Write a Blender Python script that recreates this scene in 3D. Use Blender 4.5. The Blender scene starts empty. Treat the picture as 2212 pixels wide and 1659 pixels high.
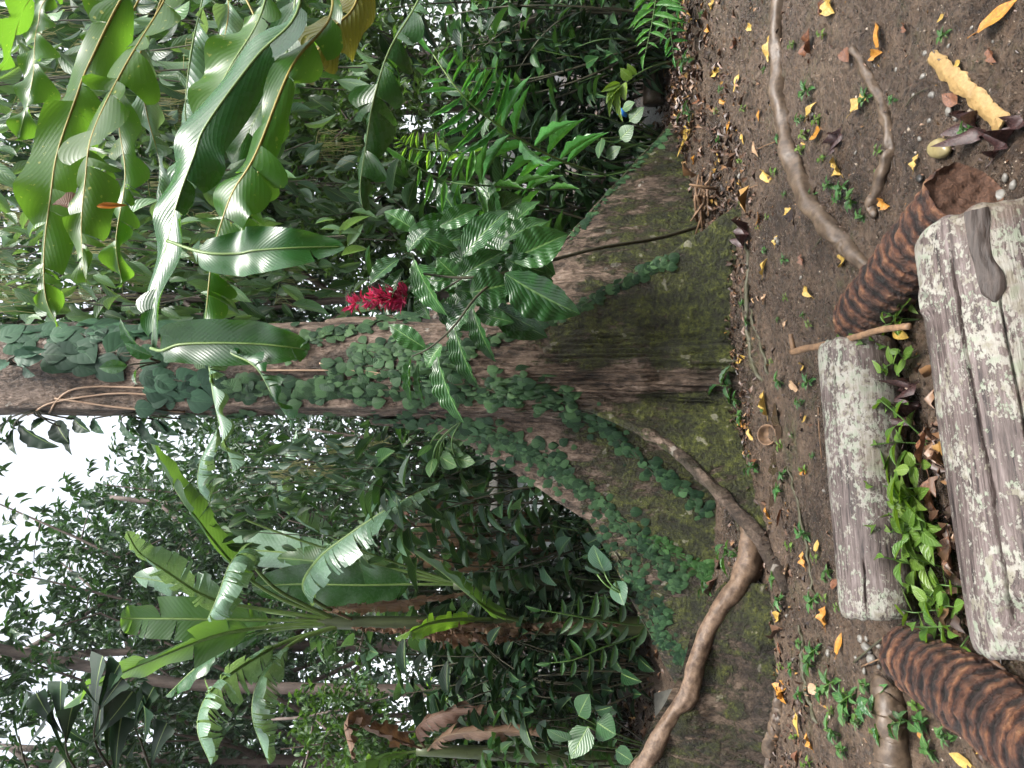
import bpy, math, random
import numpy as np
from mathutils import Vector, Matrix
from mathutils.bvhtree import BVHTree

SC = bpy.context.scene
COL = SC.collection
rad = math.radians
rng = np.random.default_rng(7)
random.seed(7)
PI = math.pi

# ------------------------------------------------------------------ camera
# The photograph is a portrait shot stored sideways: world "up" points to the
# left of the picture, so the camera is rolled by 90 degrees.
EYE = 1.5
K = math.tan(rad(34.5)) / 1106.0        # tangent per measured unit (photo measured 2212 wide)
def P(px, py, d):
    """world point seen at (px,py) of the photo, at depth d metres"""
    return np.array([(829.5 - py) * K * d, d, EYE - (px - 1106.0) * K * d])
def PP(*pts):
    return np.array([P(*p) for p in pts])
def G(px, py, z=0.0):
    d = (EYE - z) / ((px - 1106.0) * K)
    p = P(px, py, d)
    return p

cam_d = bpy.data.cameras.new('camera'); cam = bpy.data.objects.new('camera', cam_d)
COL.objects.link(cam)
cam_d.sensor_width = 36; cam_d.sensor_fit = 'HORIZONTAL'
cam_d.lens = 18.0 / math.tan(rad(34.5))
cam_d.clip_end = 1000; cam_d.clip_start = 0.05
m = Matrix(((0, 1, 0), (0, 0, -1), (-1, 0, 0)))   # columns: X=-Zw, Y=+Xw, Z=-Yw
cam.matrix_world = Matrix.Translation((0, 0, EYE)) @ m.to_4x4()
SC.camera = cam

# ------------------------------------------------------------------ noise
def _h(ix, iy, iz, seed):
    n = (ix * 374761393 + iy * 668265263 + iz * 2147483647 + seed * 974634777) & 0xFFFFFFFF
    n = ((n ^ (n >> 13)) * 1274126177) & 0xFFFFFFFF
    n = (n ^ (n >> 16)) & 0xFFFFFFFF
    return n / 4294967295.0 * 2 - 1
def vn(x, y, z=0.0, seed=0):
    x = np.asarray(x, float); y = np.asarray(y, float); z = np.asarray(z, float) + 0 * x
    ix = np.floor(x).astype(np.int64); iy = np.floor(y).astype(np.int64); iz = np.floor(z).astype(np.int64)
    fx = x - ix; fy = y - iy; fz = z - iz
    fx = fx * fx * (3 - 2 * fx); fy = fy * fy * (3 - 2 * fy); fz = fz * fz * (3 - 2 * fz)
    r = 0
    for a in (0, 1):
        for b in (0, 1):
            for c in (0, 1):
                w = (fx if a else 1 - fx) * (fy if b else 1 - fy) * (fz if c else 1 - fz)
                r = r + w * _h(ix + a, iy + b, iz + c, seed)
    return r
def fbm(x, y, z=0.0, oct=4, seed=0):
    r = 0; a = 1.0; f = 1.0
    for k in range(oct):
        r = r + a * vn(x * f, y * f, np.asarray(z) * f, seed + k); a *= .5; f *= 2.03
    return r

# ------------------------------------------------------------------ mesh helpers
def nrm(v):
    v = np.asarray(v, float)
    return v / (np.linalg.norm(v, axis=-1, keepdims=True) + 1e-12)

class MB:
    def __init__(s): s.V = []; s.F = []; s.U = []; s.n = 0
    def add(s, V, F, U=None):
        V = np.asarray(V, float).reshape(-1, 3); F = np.asarray(F, np.int64).reshape(-1, 4)
        if U is None: U = V[:, :2] * 1.0
        s.V.append(V); s.F.append(F + s.n); s.U.append(np.asarray(U, float).reshape(-1, 2)); s.n += len(V)
        return s
    def build(s, name, mat, parent=None, smooth=True, loc=None):
        me = bpy.data.meshes.new(name)
        V = np.concatenate(s.V); F = np.concatenate(s.F); U = np.concatenate(s.U)
        if loc is not None: V = V - np.asarray(loc, float)
        tri = F[:, 2] == F[:, 3]
        cnt = np.where(tri, 3, 4)
        start = np.concatenate([[0], np.cumsum(cnt)[:-1]])
        mask = np.ones(F.shape, bool); mask[tri, 3] = False
        L = F[mask]
        me.vertices.add(len(V)); me.vertices.foreach_set('co', V.astype(np.float32).ravel())
        me.loops.add(len(L)); me.loops.foreach_set('vertex_index', L.astype(np.int32))
        me.polygons.add(len(F)); me.polygons.foreach_set('loop_start', start.astype(np.int32))
        me.polygons.foreach_set('loop_total', cnt.astype(np.int32))
        uv = me.uv_layers.new(name='UVMap')
        uv.data.foreach_set('uv', U[L].astype(np.float32).ravel())
        if smooth: me.polygons.foreach_set('use_smooth', np.ones(len(F), bool))
        me.update(calc_edges=True)
        me.validate()
        me.materials.append(mat)
        o = bpy.data.objects.new(name, me); COL.objects.link(o)
        if loc is not None and parent is None: o.location = loc
        if parent is not None: o.parent = parent
        return o

def grid_faces(nu, nv, wrap=False):
    """vertices indexed i*nv+j ; i in nu rows, j in nv columns"""
    i = np.arange(nu - 1)[:, None]; j = np.arange(nv if wrap else nv - 1)[None, :]
    a = i * nv + j; b = i * nv + (j + 1) % nv
    return np.stack([a, b, b + nv, a + nv], -1).reshape(-1, 4)

def frames(pts):
    pts = np.asarray(pts, float)
    t = nrm(np.gradient(pts, axis=0))
    up = np.array([0, 0, 1.0]) if abs(t[0][2]) < .9 else np.array([1.0, 0, 0])
    n = nrm(np.cross(t[0], up)); ns = [n]
    for k in range(1, len(t)):
        n = n - t[k] * np.dot(n, t[k]); n = n / (np.linalg.norm(n) + 1e-9); ns.append(n)
    ns = np.array(ns); b = np.cross(t, ns)
    return t, ns, b

def smooth_path(pts, n):
    """Catmull-Rom resample"""
    p = np.asarray(pts, float)
    q = np.vstack([2 * p[0] - p[1], p, 2 * p[-1] - p[-2]])
    out = []
    for s in np.linspace(0, len(p) - 1 - 1e-9, n):
        i = int(s); f = s - i
        a, b, c, d = q[i], q[i + 1], q[i + 2], q[i + 3]
        out.append(.5 * (2 * b + (c - a) * f + (2 * a - 5 * b + 4 * c - d) * f * f + (3 * b - a - 3 * c + d) * f ** 3))
    return np.array(out)

def tube(mb, pts, rads, seg=8, caps=True, rough=0.0, seed=0, rf=None):
    pts = np.asarray(pts, float); n = len(pts)
    rads = np.broadcast_to(np.asarray(rads, float), (n,))
    t, a, b = frames(pts)
    th = np.linspace(0, 2 * PI, seg, endpoint=False)
    R = rads[:, None] * np.ones((1, seg))
    ln = np.concatenate([[0], np.cumsum(np.linalg.norm(np.diff(pts, axis=0), axis=1))])
    if rough:
        R = R * (1 + rough * fbm(np.cos(th)[None, :] * 1.3 + 0 * R, np.sin(th)[None, :] * 1.3 + 0 * R, ln[:, None] / (rads.mean() * 2.5 + 1e-6) + 0 * R, 3, seed))
    if rf is not None: R = R * rf(th[None, :] + 0 * R, ln[:, None] + 0 * R)
    V = pts[:, None, :] + R[..., None] * (np.cos(th)[None, :, None] * a[:, None, :] + np.sin(th)[None, :, None] * b[:, None, :])
    U = np.stack([np.broadcast_to(th / (2 * PI), (n, seg)), np.broadcast_to(ln[:, None], (n, seg))], -1)
    F = grid_faces(n, seg, True)
    V = V.reshape(-1, 3); U = U.reshape(-1, 2)
    if caps:
        V = np.vstack([V, pts[0], pts[-1]]); U = np.vstack([U, [[.5, 0]], [[.5, ln[-1]]]])
        k0 = n * seg; k1 = k0 + 1
        j = np.arange(seg); jn = (j + 1) % seg
        F = np.vstack([F, np.stack([jn, j, 0 * j + k0, 0 * j + k0], -1), np.stack([(n - 1) * seg + j, (n - 1) * seg + jn, 0 * j + k1, 0 * j + k1], -1)])
    mb.add(V, F, U)
    return mb

# leaf templates --------------------------------------------------- local: x across, y along 0..1, z normal
def leaf_tpl(profile, rows=7, cols=5, fold=.15, curl=.25, wave=0.0, wfreq=3, cup=0.0):
    v = np.linspace(0, 1, rows); c = np.linspace(-1, 1, cols)
    w = np.maximum(np.array([profile(t) for t in v]), .006)
    X = w[:, None] * c[None, :] * .5
    Y = v[:, None] + 0 * X
    Z = np.abs(X) * fold - curl * v[:, None] ** 2 * .5 + wave * np.sin(v * 2 * PI * wfreq)[:, None] * np.abs(c)[None, :] * w[:, None] * np.where(c >= 0, 1, -.8)[None, :] - cup * (c[None, :] ** 2) * w[:, None] * .5
    Y = Y - curl * .15 * v[:, None] ** 3
    V = np.stack([X, Y, Z], -1).reshape(-1, 3)
    U = np.stack([np.broadcast_to((c + 1) / 2, X.shape), np.broadcast_to(v[:, None], X.shape)], -1).reshape(-1, 2)
    return V, grid_faces(rows, cols), U
p_ell = lambda t: math.sin(PI * min(1, max(0, t)) ** .85) ** .9 if 0 < t < 1 else 0
p_ovate = lambda t: (math.sin(PI * t ** .62) ** .85) if 0 < t < 1 else 0
p_lance = lambda t: (math.sin(PI * t ** .75) ** 1.3) if 0 < t < 1 else 0
def p_heart(t): return (math.sqrt(max(0, 1 - ((t - .38) / .38) ** 2)) if t < .38 else (1 - ((t - .38) / .62) ** 1.7)) * 1.0 if 0 < t < 1 else 0
def p_serr(t): return p_ell(t) * (1 + .09 * (((t * 11) % 1) - .5))
TPL = dict(
    ell=leaf_tpl(p_ell, 7, 5, .25, .35), ovate=leaf_tpl(p_ovate, 7, 5, .25, .4), lance=leaf_tpl(p_lance, 7, 3, .3, .5),
    heart=leaf_tpl(p_heart, 8, 5, .12, .18, cup=.12), far=leaf_tpl(p_ell, 4, 3, .3, .45), farlance=leaf_tpl(p_lance, 4, 3, .35, .5),
    wavy=leaf_tpl(p_lance, 17, 5, .3, .22, wave=.03, wfreq=4), big=leaf_tpl(p_ell, 13, 7, .28, .45, wave=.035, wfreq=4.5),
    serr=leaf_tpl(p_serr, 23, 7, .25, .42, wave=.03, wfreq=5), fallen=leaf_tpl(p_ell, 9, 7, .35, .25, wave=.10, wfreq=1.6),
    blade=leaf_tpl(lambda t: (1 - t) ** .6 * min(1, t * 6 + .3), 7, 3, .2, .9),
    fish=leaf_tpl(lambda t: t ** 1.1 * (1 if t < .8 else 1 - .25 * math.sin((t - .8) * 60)) , 9, 5, .1, .3),
)
def leaves(mb, tpl, pos, dirs, norms, size, wid):
    V0, F0, U0 = TPL[tpl] if isinstance(tpl, str) else tpl
    pos = np.asarray(pos, float).reshape(-1, 3); N = len(pos)
    y = nrm(np.broadcast_to(np.asarray(dirs, float), (N, 3))); z = np.broadcast_to(np.asarray(norms, float), (N, 3))
    z = z - y * np.sum(y * z, -1, keepdims=True); z = nrm(z); x = np.cross(y, z)
    size = np.broadcast_to(np.asarray(size, float), (N,)); wid = np.broadcast_to(np.asarray(wid, float), (N,))
    s = size[:, None, None]
    V = pos[:, None, :] + s * (V0[None, :, 0:1] * wid[:, None, None] * x[:, None, :] + V0[None, :, 1:2] * y[:, None, :] + V0[None, :, 2:3] * z[:, None, :])
    F = F0[None] + (np.arange(N) * len(V0))[:, None, None]
    U = np.broadcast_to(U0[None], (N,) + U0.shape)
    mb.add(V.reshape(-1, 3), F.reshape(-1, 4), U.reshape(-1, 2))
    return mb

# ------------------------------------------------------------------ scene-graph helpers
def tag(o, label, cat, group=None, kind=None):
    if label: o['label'] = label
    if cat: o['category'] = cat
    if group: o['group'] = group
    if kind: o['kind'] = kind
    return o
def thing(name, label, cat, loc=(0, 0, 0), group=None, rz=0.0, sc=1.0):
    o = bpy.data.objects.new(name, None); COL.objects.link(o)
    o.location = loc; o.rotation_euler = (0, 0, rz); o.scale = (sc, sc, sc)
    return tag(o, label, cat, group)
def dup(root, loc, rz, sc, label, group=None, rx=0.0, ry=0.0):
    r = root.copy(); COL.objects.link(r)
    r.location = loc; r.rotation_euler = (rx, ry, rz); r.scale = (sc,) * 3 if np.isscalar(sc) else sc
    r['label'] = label
    if group: r['group'] = group
    for ch in list(root.children):
        c = ch.copy(); COL.objects.link(c); c.parent = r
        for g in list(ch.children):
            d = g.copy(); COL.objects.link(d); d.parent = c
    return r
class Proto:
    """first placement moves the prototype itself, later ones copy it"""
    def __init__(s, root): s.root = root; s.used = False
    def put(s, loc, rz=0.0, sc=1.0, label='', group=None, rx=0.0, ry=0.0):
        if not s.used:
            s.used = True; r = s.root; r.location = loc; r.rotation_euler = (rx, ry, rz); r.scale = (sc,) * 3 if np.isscalar(sc) else sc
            r['label'] = label
            if group: r['group'] = group
            return r
        return dup(s.root, loc, rz, sc, label, group, rx, ry)
ORD = ['', 'second', 'third', 'fourth', 'fifth', 'sixth', 'seventh', 'eighth', 'ninth', 'tenth', 'eleventh', 'twelfth', 'thirteenth', 'fourteenth', 'fifteenth', 'sixteenth', 'seventeenth', 'eighteenth', 'nineteenth', 'twentieth']
# ------------------------------------------------------------------ materials
class NT:
    def __init__(s, name):
        s.m = bpy.data.materials.new(name); s.m.use_nodes = True; s.t = s.m.node_tree; s.t.nodes.clear()
        s.out = s.t.nodes.new('ShaderNodeOutputMaterial')
    def n(s, typ, **kw):
        nd = s.t.nodes.new('ShaderNode' + typ)
        ins = kw.pop('ins', {})
        for k, v in kw.items(): setattr(nd, k, v)
        for k, v in ins.items(): s.set(nd.inputs[k], v)
        return nd
    def set(s, sock, v):
        if hasattr(v, 'is_output') or isinstance(v, bpy.types.NodeSocket): s.t.links.new(v, sock)
        else:
            if sock.type == 'RGBA' and len(v) == 3: v = (*v, 1)
            sock.default_value = v
    def math(s, op, a, b=0.0, clamp=False):
        nd = s.n('Math', operation=op, use_clamp=clamp); s.set(nd.inputs[0], a); s.set(nd.inputs[1], b); return nd.outputs[0]
    def noise(s, vec, scale, detail=4, rough=.55, dist=0.0):
        nd = s.n('TexNoise', ins={'Scale': scale, 'Detail': detail, 'Roughness': rough, 'Distortion': dist}); s.set(nd.inputs['Vector'], vec); return nd.outputs['Fac']
    def ramp(s, fac, stops, interp='LINEAR'):
        nd = s.n('ValToRGB'); s.set(nd.inputs[0], fac); cr = nd.color_ramp; cr.interpolation = interp
        while len(cr.elements) > 1: cr.elements.remove(cr.elements[-1])
        for i, (p, c) in enumerate(stops):
            e = cr.elements[0] if i == 0 else cr.elements.new(p)
            e.position = p; e.color = (*c, 1) if len(c) == 3 else c
        return nd.outputs[0]
    def step(s, fac, lo, hi):
        nd = s.n('MapRange', interpolation_type='SMOOTHSTEP'); s.set(nd.inputs[0], fac); nd.inputs[1].default_value = lo; nd.inputs[2].default_value = hi; return nd.outputs[0]
    def mix(s, fac, a, b, typ='MIX'):
        nd = s.n('Mix', data_type='RGBA', blend_type=typ); s.set(nd.inputs[0], fac); s.set(nd.inputs[6], a); s.set(nd.inputs[7], b); return nd.outputs[2]
    def mapping(s, vec, scale=(1, 1, 1), rot=(0, 0, 0)):
        nd = s.n('Mapping'); s.set(nd.inputs[0], vec); nd.inputs['Scale'].default_value = scale; nd.inputs['Rotation'].default_value = rot; return nd.outputs[0]
    def bump(s, h, strength=.5, dist=.02, normal=None):
        nd = s.n('Bump', ins={'Strength': strength, 'Distance': dist}); s.set(nd.inputs['Height'], h)
        if normal is not None: s.set(nd.inputs['Normal'], normal)
        return nd.outputs[0]
    def princ(s, col, rough=.6, spec=.5, normal=None, **ins):
        nd = s.n('BsdfPrincipled'); s.set(nd.inputs['Base Color'], col); s.set(nd.inputs['Roughness'], rough); s.set(nd.inputs['Specular IOR Level'], spec)
        if normal is not None: s.set(nd.inputs['Normal'], normal)
        for k, v in ins.items(): s.set(nd.inputs[k], v)
        return nd.outputs[0]
    def done(s, sh): s.t.links.new(sh, s.out.inputs['Surface']); return s.m
    @property
    def obj(s): return s.n('TexCoord').outputs['Object']
    @property
    def uv(s): return s.n('TexCoord').outputs['UV']
    @property
    def pos(s): return s.n('NewGeometry').outputs['Position']

def leaf_mat(name, col, col2=None, rough=.32, trans=.35, tcol=None, veins=9, vslope=.9, rib=(.25, .35, .12), bumpd=.004, spots=0.0, spec=.6, par=False, vein_tint=.35, var=.5, dk=.66):
    t = NT(name); col2 = col2 or tuple(c * 1.6 for c in col); col = tuple(c * dk for c in col); col2 = tuple(c * dk for c in col2)
    isl = t.n('NewGeometry').outputs['Random Per Island']
    obr = t.n('ObjectInfo').outputs['Random']
    uv = t.n('SeparateXYZ'); t.set(uv.inputs[0], t.uv)
    du = t.math('ABSOLUTE', t.math('SUBTRACT', uv.outputs[0], .5))
    a = t.math('MULTIPLY', uv.outputs[1], float(veins))
    ph = a if par else t.math('SUBTRACT', a, t.math('MULTIPLY', du, veins * vslope))
    s = t.math('ABSOLUTE', t.math('SINE', t.math('MULTIPLY', ph, PI)))
    vein = t.math('SUBTRACT', 1.0, t.step(s, 0.0, .35 if not par else .8))
    ribm = t.math('SUBTRACT', 1.0, t.step(du, .012, .035))
    nz = t.noise(t.pos, 7.0, 3)
    c = t.mix(t.math('MULTIPLY', isl, 1.0), col, col2)
    c = t.mix(t.math('MULTIPLY', vein, vein_tint), c, tuple(min(1, x * 1.7) for x in col2))
    c = t.mix(t.math('MULTIPLY', ribm, .75), c, rib)
    hs = t.n('HueSaturation'); t.set(hs.inputs['Color'], c)
    t.set(hs.inputs['Value'], t.math('ADD', 1.0 - var * .75, t.math('MULTIPLY', t.math('ADD', isl, nz), var * .75)))
    t.set(hs.inputs['Hue'], t.math('ADD', .485, t.math('MULTIPLY', obr, .03)))
    c = hs.outputs[0]
    if spots:
        sp = t.step(t.noise(t.pos, 60.0, 2), .66, .72)
        c = t.mix(t.math('MULTIPLY', sp, spots), c, (.55, .5, .12))
    bh = t.math('ADD', t.math('MULTIPLY', s, 1.0), t.math('MULTIPLY', t.math('SUBTRACT', 1.0, ribm), .8))
    nm = t.bump(bh, .45, bumpd)
    rg = t.math('ADD', rough - .08, t.math('MULTIPLY', t.noise(t.pos, 25.0, 3), .2))
    sh = t.princ(c, rg, spec, nm)
    tr = t.n('BsdfTranslucent'); t.set(tr.inputs['Color'], t.mix(.75, c, tcol or (col2[0] * 1.9, col2[1] * 1.9, col2[2] * .6))); t.set(tr.inputs['Normal'], nm)
    mx = t.n('MixShader'); mx.inputs[0].default_value = trans; t.t.links.new(sh, mx.inputs[1]); t.t.links.new(tr.outputs[0], mx.inputs[2])
    return t.done(mx.outputs[0])

M = {}
M['vine'] = leaf_mat('vine_leaf', (.020, .068, .032), (.075, .155, .062), .5, .06, veins=7, rib=(.06, .14, .05), bumpd=.004, vein_tint=.3, spec=.25, var=.8)
M['vine_big'] = leaf_mat('vine_big_leaf', (.024, .075, .042), (.045, .115, .062), .5, .06, veins=4, rib=(.04, .10, .05), bumpd=.0015, vein_tint=.12, spec=.25, var=.7)
M['heli'] = leaf_mat('heliconia_leaf', (.045, .14, .018), (.075, .19, .028), .30, .42, (.22, .47, .03), veins=46, vslope=.25, rib=(.2, .3, .05), bumpd=.0006, spots=.55, vein_tint=.08)
M['heli_dark'] = leaf_mat('heliconia_dark_leaf', (.022, .085, .022), (.035, .12, .03), .25, .22, (.15, .42, .03), veins=44, vslope=.25, rib=(.10, .19, .05), bumpd=.0007, vein_tint=.06)
M['heli_yellow'] = leaf_mat('heliconia_yellow_leaf', (.10, .14, .02), (.17, .15, .025), .32, .4, (.36, .33, .03), veins=30, vslope=.25, rib=(.4, .3, .05), spots=.4)
M['banana'] = leaf_mat('banana_leaf', (.050, .125, .032), (.075, .17, .045), .36, .40, (.24, .46, .05), veins=60, vslope=.1, rib=(.2, .32, .1), bumpd=.003, vein_tint=.12)
M['banana_pale'] = leaf_mat('banana_pale_leaf', (.10, .20, .12), (.17, .27, .19), .24, .3, veins=60, vslope=.1, rib=(.25, .36, .15), bumpd=.002, vein_tint=.12, dk=1.0, spec=.8)
M['shrub_glossy'] = leaf_mat('ribbed_glossy_leaf', (.024, .095, .024), (.05, .16, .035), .22, .2, veins=9, vslope=1.1, rib=(.15, .28, .08), bumpd=.0045, vein_tint=.15)
M['shrub_dark'] = leaf_mat('shrub_dark_leaf', (.012, .044, .018), (.024, .070, .026), .40, .12, veins=8, spec=.25, dk=.58)
M['shrub_mid'] = leaf_mat('shrub_mid_leaf', (.035, .11, .030), (.06, .16, .045), .33, .3, veins=8)
M['shrub_cool'] = leaf_mat('shrub_cool_leaf', (.045, .115, .062), (.08, .17, .09), .30, .3, veins=8)
M['shrub_bright'] = leaf_mat('shrub_bright_leaf', (.07, .19, .025), (.12, .28, .035), .4, .5, (.4, .75, .05), veins=7)
M['hang'] = leaf_mat('hanging_leaf', (.07, .15, .065), (.15, .26, .12), .28, .4, veins=7, dk=.85)
M['fern'] = leaf_mat('fern_leaf', (.050, .18, .036), (.075, .23, .05), .26, .28, veins=12, vslope=.4, bumpd=.001, rib=(.2, .4, .1), dk=.95)
M['seed'] = leaf_mat('seedling_leaf', (.11, .24, .03), (.19, .33, .055), .38, .4, veins=5, dk=.62)
M['seed_dark'] = leaf_mat('small_weed_leaf', (.05, .16, .045), (.09, .23, .06), .4, .35, veins=4)
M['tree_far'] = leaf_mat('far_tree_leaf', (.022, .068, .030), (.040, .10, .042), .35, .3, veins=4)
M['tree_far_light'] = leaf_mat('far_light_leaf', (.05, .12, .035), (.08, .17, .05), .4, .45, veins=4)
M['palm'] = leaf_mat('fishtail_leaf', (.010, .036, .014), (.016, .052, .02), .38, .12, veins=9, vslope=.2, bumpd=.0004, vein_tint=.1, spec=.35)
M['dead'] = leaf_mat('dead_leaf', (.14, .075, .04), (.24, .15, .09), .6, .2, (.3, .15, .06), veins=20, vslope=.3, rib=(.2, .12, .07), dk=.8)
def fallen_mat(name, c1, c2, c3, rough=.35):
    t = NT(name); isl = t.n('ObjectInfo').outputs['Random']
    uv = t.n('SeparateXYZ'); t.set(uv.inputs[0], t.uv)
    du = t.math('ABSOLUTE', t.math('SUBTRACT', uv.outputs[0], .5))
    v = t.n('VectorMath', operation='ADD'); t.set(v.inputs[0], t.obj); t.set(v.inputs[1], t.n('ObjectInfo').outputs['Location'])
    n = t.noise(v.outputs[0], 16.0, 5, .6)
    c = t.mix(t.step(n, .38, .62), c1, c2)
    c = t.mix(t.step(t.noise(v.outputs[0], 34.0, 3), .60, .66), c, c3)
    c = t.mix(t.math('MULTIPLY', t.math('SUBTRACT', 1.0, t.step(du, .01, .035)), .5), c, tuple(x * .55 for x in c1))
    nm = t.bump(t.noise(v.outputs[0], 60.0, 3), .5, .004)
    sh = t.princ(c, rough, .5, nm); tr = t.n('BsdfTranslucent'); t.set(tr.inputs[0], c)
    mx = t.n('MixShader'); mx.inputs[0].default_value = .15; t.t.links.new(sh, mx.inputs[1]); t.t.links.new(tr.outputs[0], mx.inputs[2])
    return t.done(mx.outputs[0])
M['f_yellow'] = fallen_mat('yellow_fallen_leaf', (.36, .23, .045), (.48, .33, .09), (.16, .08, .02))
M['f_orange'] = fallen_mat('orange_fallen_leaf', (.34, .125, .02), (.46, .24, .035), (.08, .035, .015))
M['f_brown'] = fallen_mat('brown_fallen_leaf', (.10, .04, .022), (.20, .085, .04), (.04, .02, .012))
M['f_dark'] = fallen_mat('dark_wet_leaf', (.035, .018, .018), (.06, .03, .028), (.02, .012, .01), .22)
M['f_pink'] = fallen_mat('pale_pinkish_leaf', (.32, .19, .12), (.38, .27, .16), (.2, .1, .05))

def bark_stem(name, c1, c2, rough=.6, scale=(30, 30, 6), bd=.006, spec=.4):
    t = NT(name); v = t.mapping(t.pos, scale)
    n = t.noise(v, 1.0, 5, .65); n2 = t.noise(t.pos, 14.0, 3)
    c = t.mix(t.step(n, .3, .7), c1, c2); c = t.mix(t.math('MULTIPLY', t.step(n2, .55, .75), .5), c, tuple(x * .5 for x in c1))
    return t.done(t.princ(c, rough, spec, t.bump(n, .7, bd)))
M['stem_green'] = bark_stem('green_stem', (.05, .11, .025), (.08, .15, .035), .4)
M['stem_dark'] = bark_stem('dark_stem', (.035, .035, .018), (.06, .055, .03), .6)
M['stem_rib'] = bark_stem('leaf_rib', (.09, .16, .035), (.14, .21, .06), .4)
M['stem_ochre'] = bark_stem('ochre_rib', (.20, .17, .03), (.3, .24, .05), .4)
M['stem_banana'] = bark_stem('banana_stem', (.030, .040, .014), (.075, .095, .035), .4, (9, 9, 1.2))
M['trunk_far'] = bark_stem('far_trunk', (.055, .04, .032), (.12, .09, .075), .7, (14, 14, 3))
M['root'] = bark_stem('root_bark', (.040, .027, .018), (.105, .073, .048), .5, (26, 26, 26), .006, .5)
M['root_pale'] = bark_stem('pale_root_bark', (.035, .028, .017), (.165, .13, .09), .65, (40, 40, 40), .008, .35)
M['root_red'] = bark_stem('root_red_bark', (.050, .030, .019), (.150, .100, .066), .55, (22, 22, 22), .012, .35)
M['stick'] = bark_stem('stick_bark', (.10, .06, .035), (.22, .13, .07), .6)
M['aerial'] = bark_stem('aerial_root', (.25, .16, .10), (.35, .24, .16), .6)
M['tassel'] = bark_stem('yellow_tassel', (.20, .20, .07), (.32, .31, .13), .6)
M['white_wall'] = bark_stem('white_paint', (.55, .60, .62), (.66, .70, .72), .6, (3, 3, 3), .001)
M['slab'] = bark_stem('grey_slab', (.06, .06, .052), (.10, .095, .08), .6, (20, 20, 20), .003)
M['stone'] = bark_stem('pebble_stone', (.10, .095, .085), (.17, .16, .14), .4, (30, 30, 30), .003)
M['stone_olive'] = bark_stem('olive_stone', (.16, .13, .06), (.24, .20, .10), .25, (18, 18, 18), .002)
M['fibre'] = bark_stem('pale_fibre', (.28, .19, .11), (.45, .34, .22), .8, (60, 60, 6), .01)
M['peel'] = bark_stem('ochre_bark_strip', (.22, .14, .05), (.32, .21, .085), .6, (90, 90, 30), .006)
M['black'] = bark_stem('black_shell', (.012, .011, .01), (.02, .018, .016), .35)
M['blue'] = bark_stem('blue_plastic', (.02, .16, .6), (.03, .2, .7), .3)
M['red'] = leaf_mat('red_petal', (.22, .004, .03), (.42, .012, .06), .45, .3, (.8, .05, .12), veins=3, rib=(.6, .12, .18), dk=.9)

def mud():
    t = NT('wet_mud'); p = t.pos
    big = t.noise(p, .9, 4, .6); mid = t.noise(p, 7.0, 6, .68); fine = t.noise(p, 38.0, 6, .72); vf = t.noise(p, 110.0, 4, .7)
    vo = t.n('TexVoronoi', ins={'Scale': 60.0, 'Randomness': 1.0}); t.set(vo.inputs['Vector'], p)
    c = t.ramp(t.math('ADD', t.math('MULTIPLY', big, .45), t.math('ADD', t.math('MULTIPLY', mid, .35), t.math('MULTIPLY', fine, .2))), [(.37, (.015, .010, .007)), (.46, (.045, .029, .019)), (.55, (.096, .064, .042)), (.66, (.165, .116, .078))])
    c = t.mix(t.math('MULTIPLY', t.step(t.math('ADD', t.math('MULTIPLY', fine, .6), t.math('MULTIPLY', vf, .4)), .52, .42), .7), c, (.016, .011, .008))
    c = t.mix(t.math('MULTIPLY', t.step(t.noise(p, 85.0, 2, .5), .67, .73), .6), c, (.20, .155, .11))
    alg = t.math('MULTIPLY', t.step(t.noise(p, 1.7, 4, .6), .54, .68), t.step(t.noise(p, 28.0, 4), .42, .62))
    c = t.mix(t.math('MULTIPLY', alg, .5), c, (.045, .058, .018))
    rg = t.ramp(t.math('ADD', t.math('MULTIPLY', big, .5), t.math('MULTIPLY', fine, .5)), [(.38, (.15,) * 3), (.62, (.44,) * 3)])
    h = t.math('ADD', t.math('MULTIPLY', mid, 1.0), t.math('ADD', t.math('MULTIPLY', fine, .6), t.math('ADD', t.math('MULTIPLY', vo.outputs['Distance'], .2), t.math('MULTIPLY', vf, .2))))
    return t.done(t.princ(c, rg, .5, t.bump(h, 1.0, .04)))
M['mud'] = mud()

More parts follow.
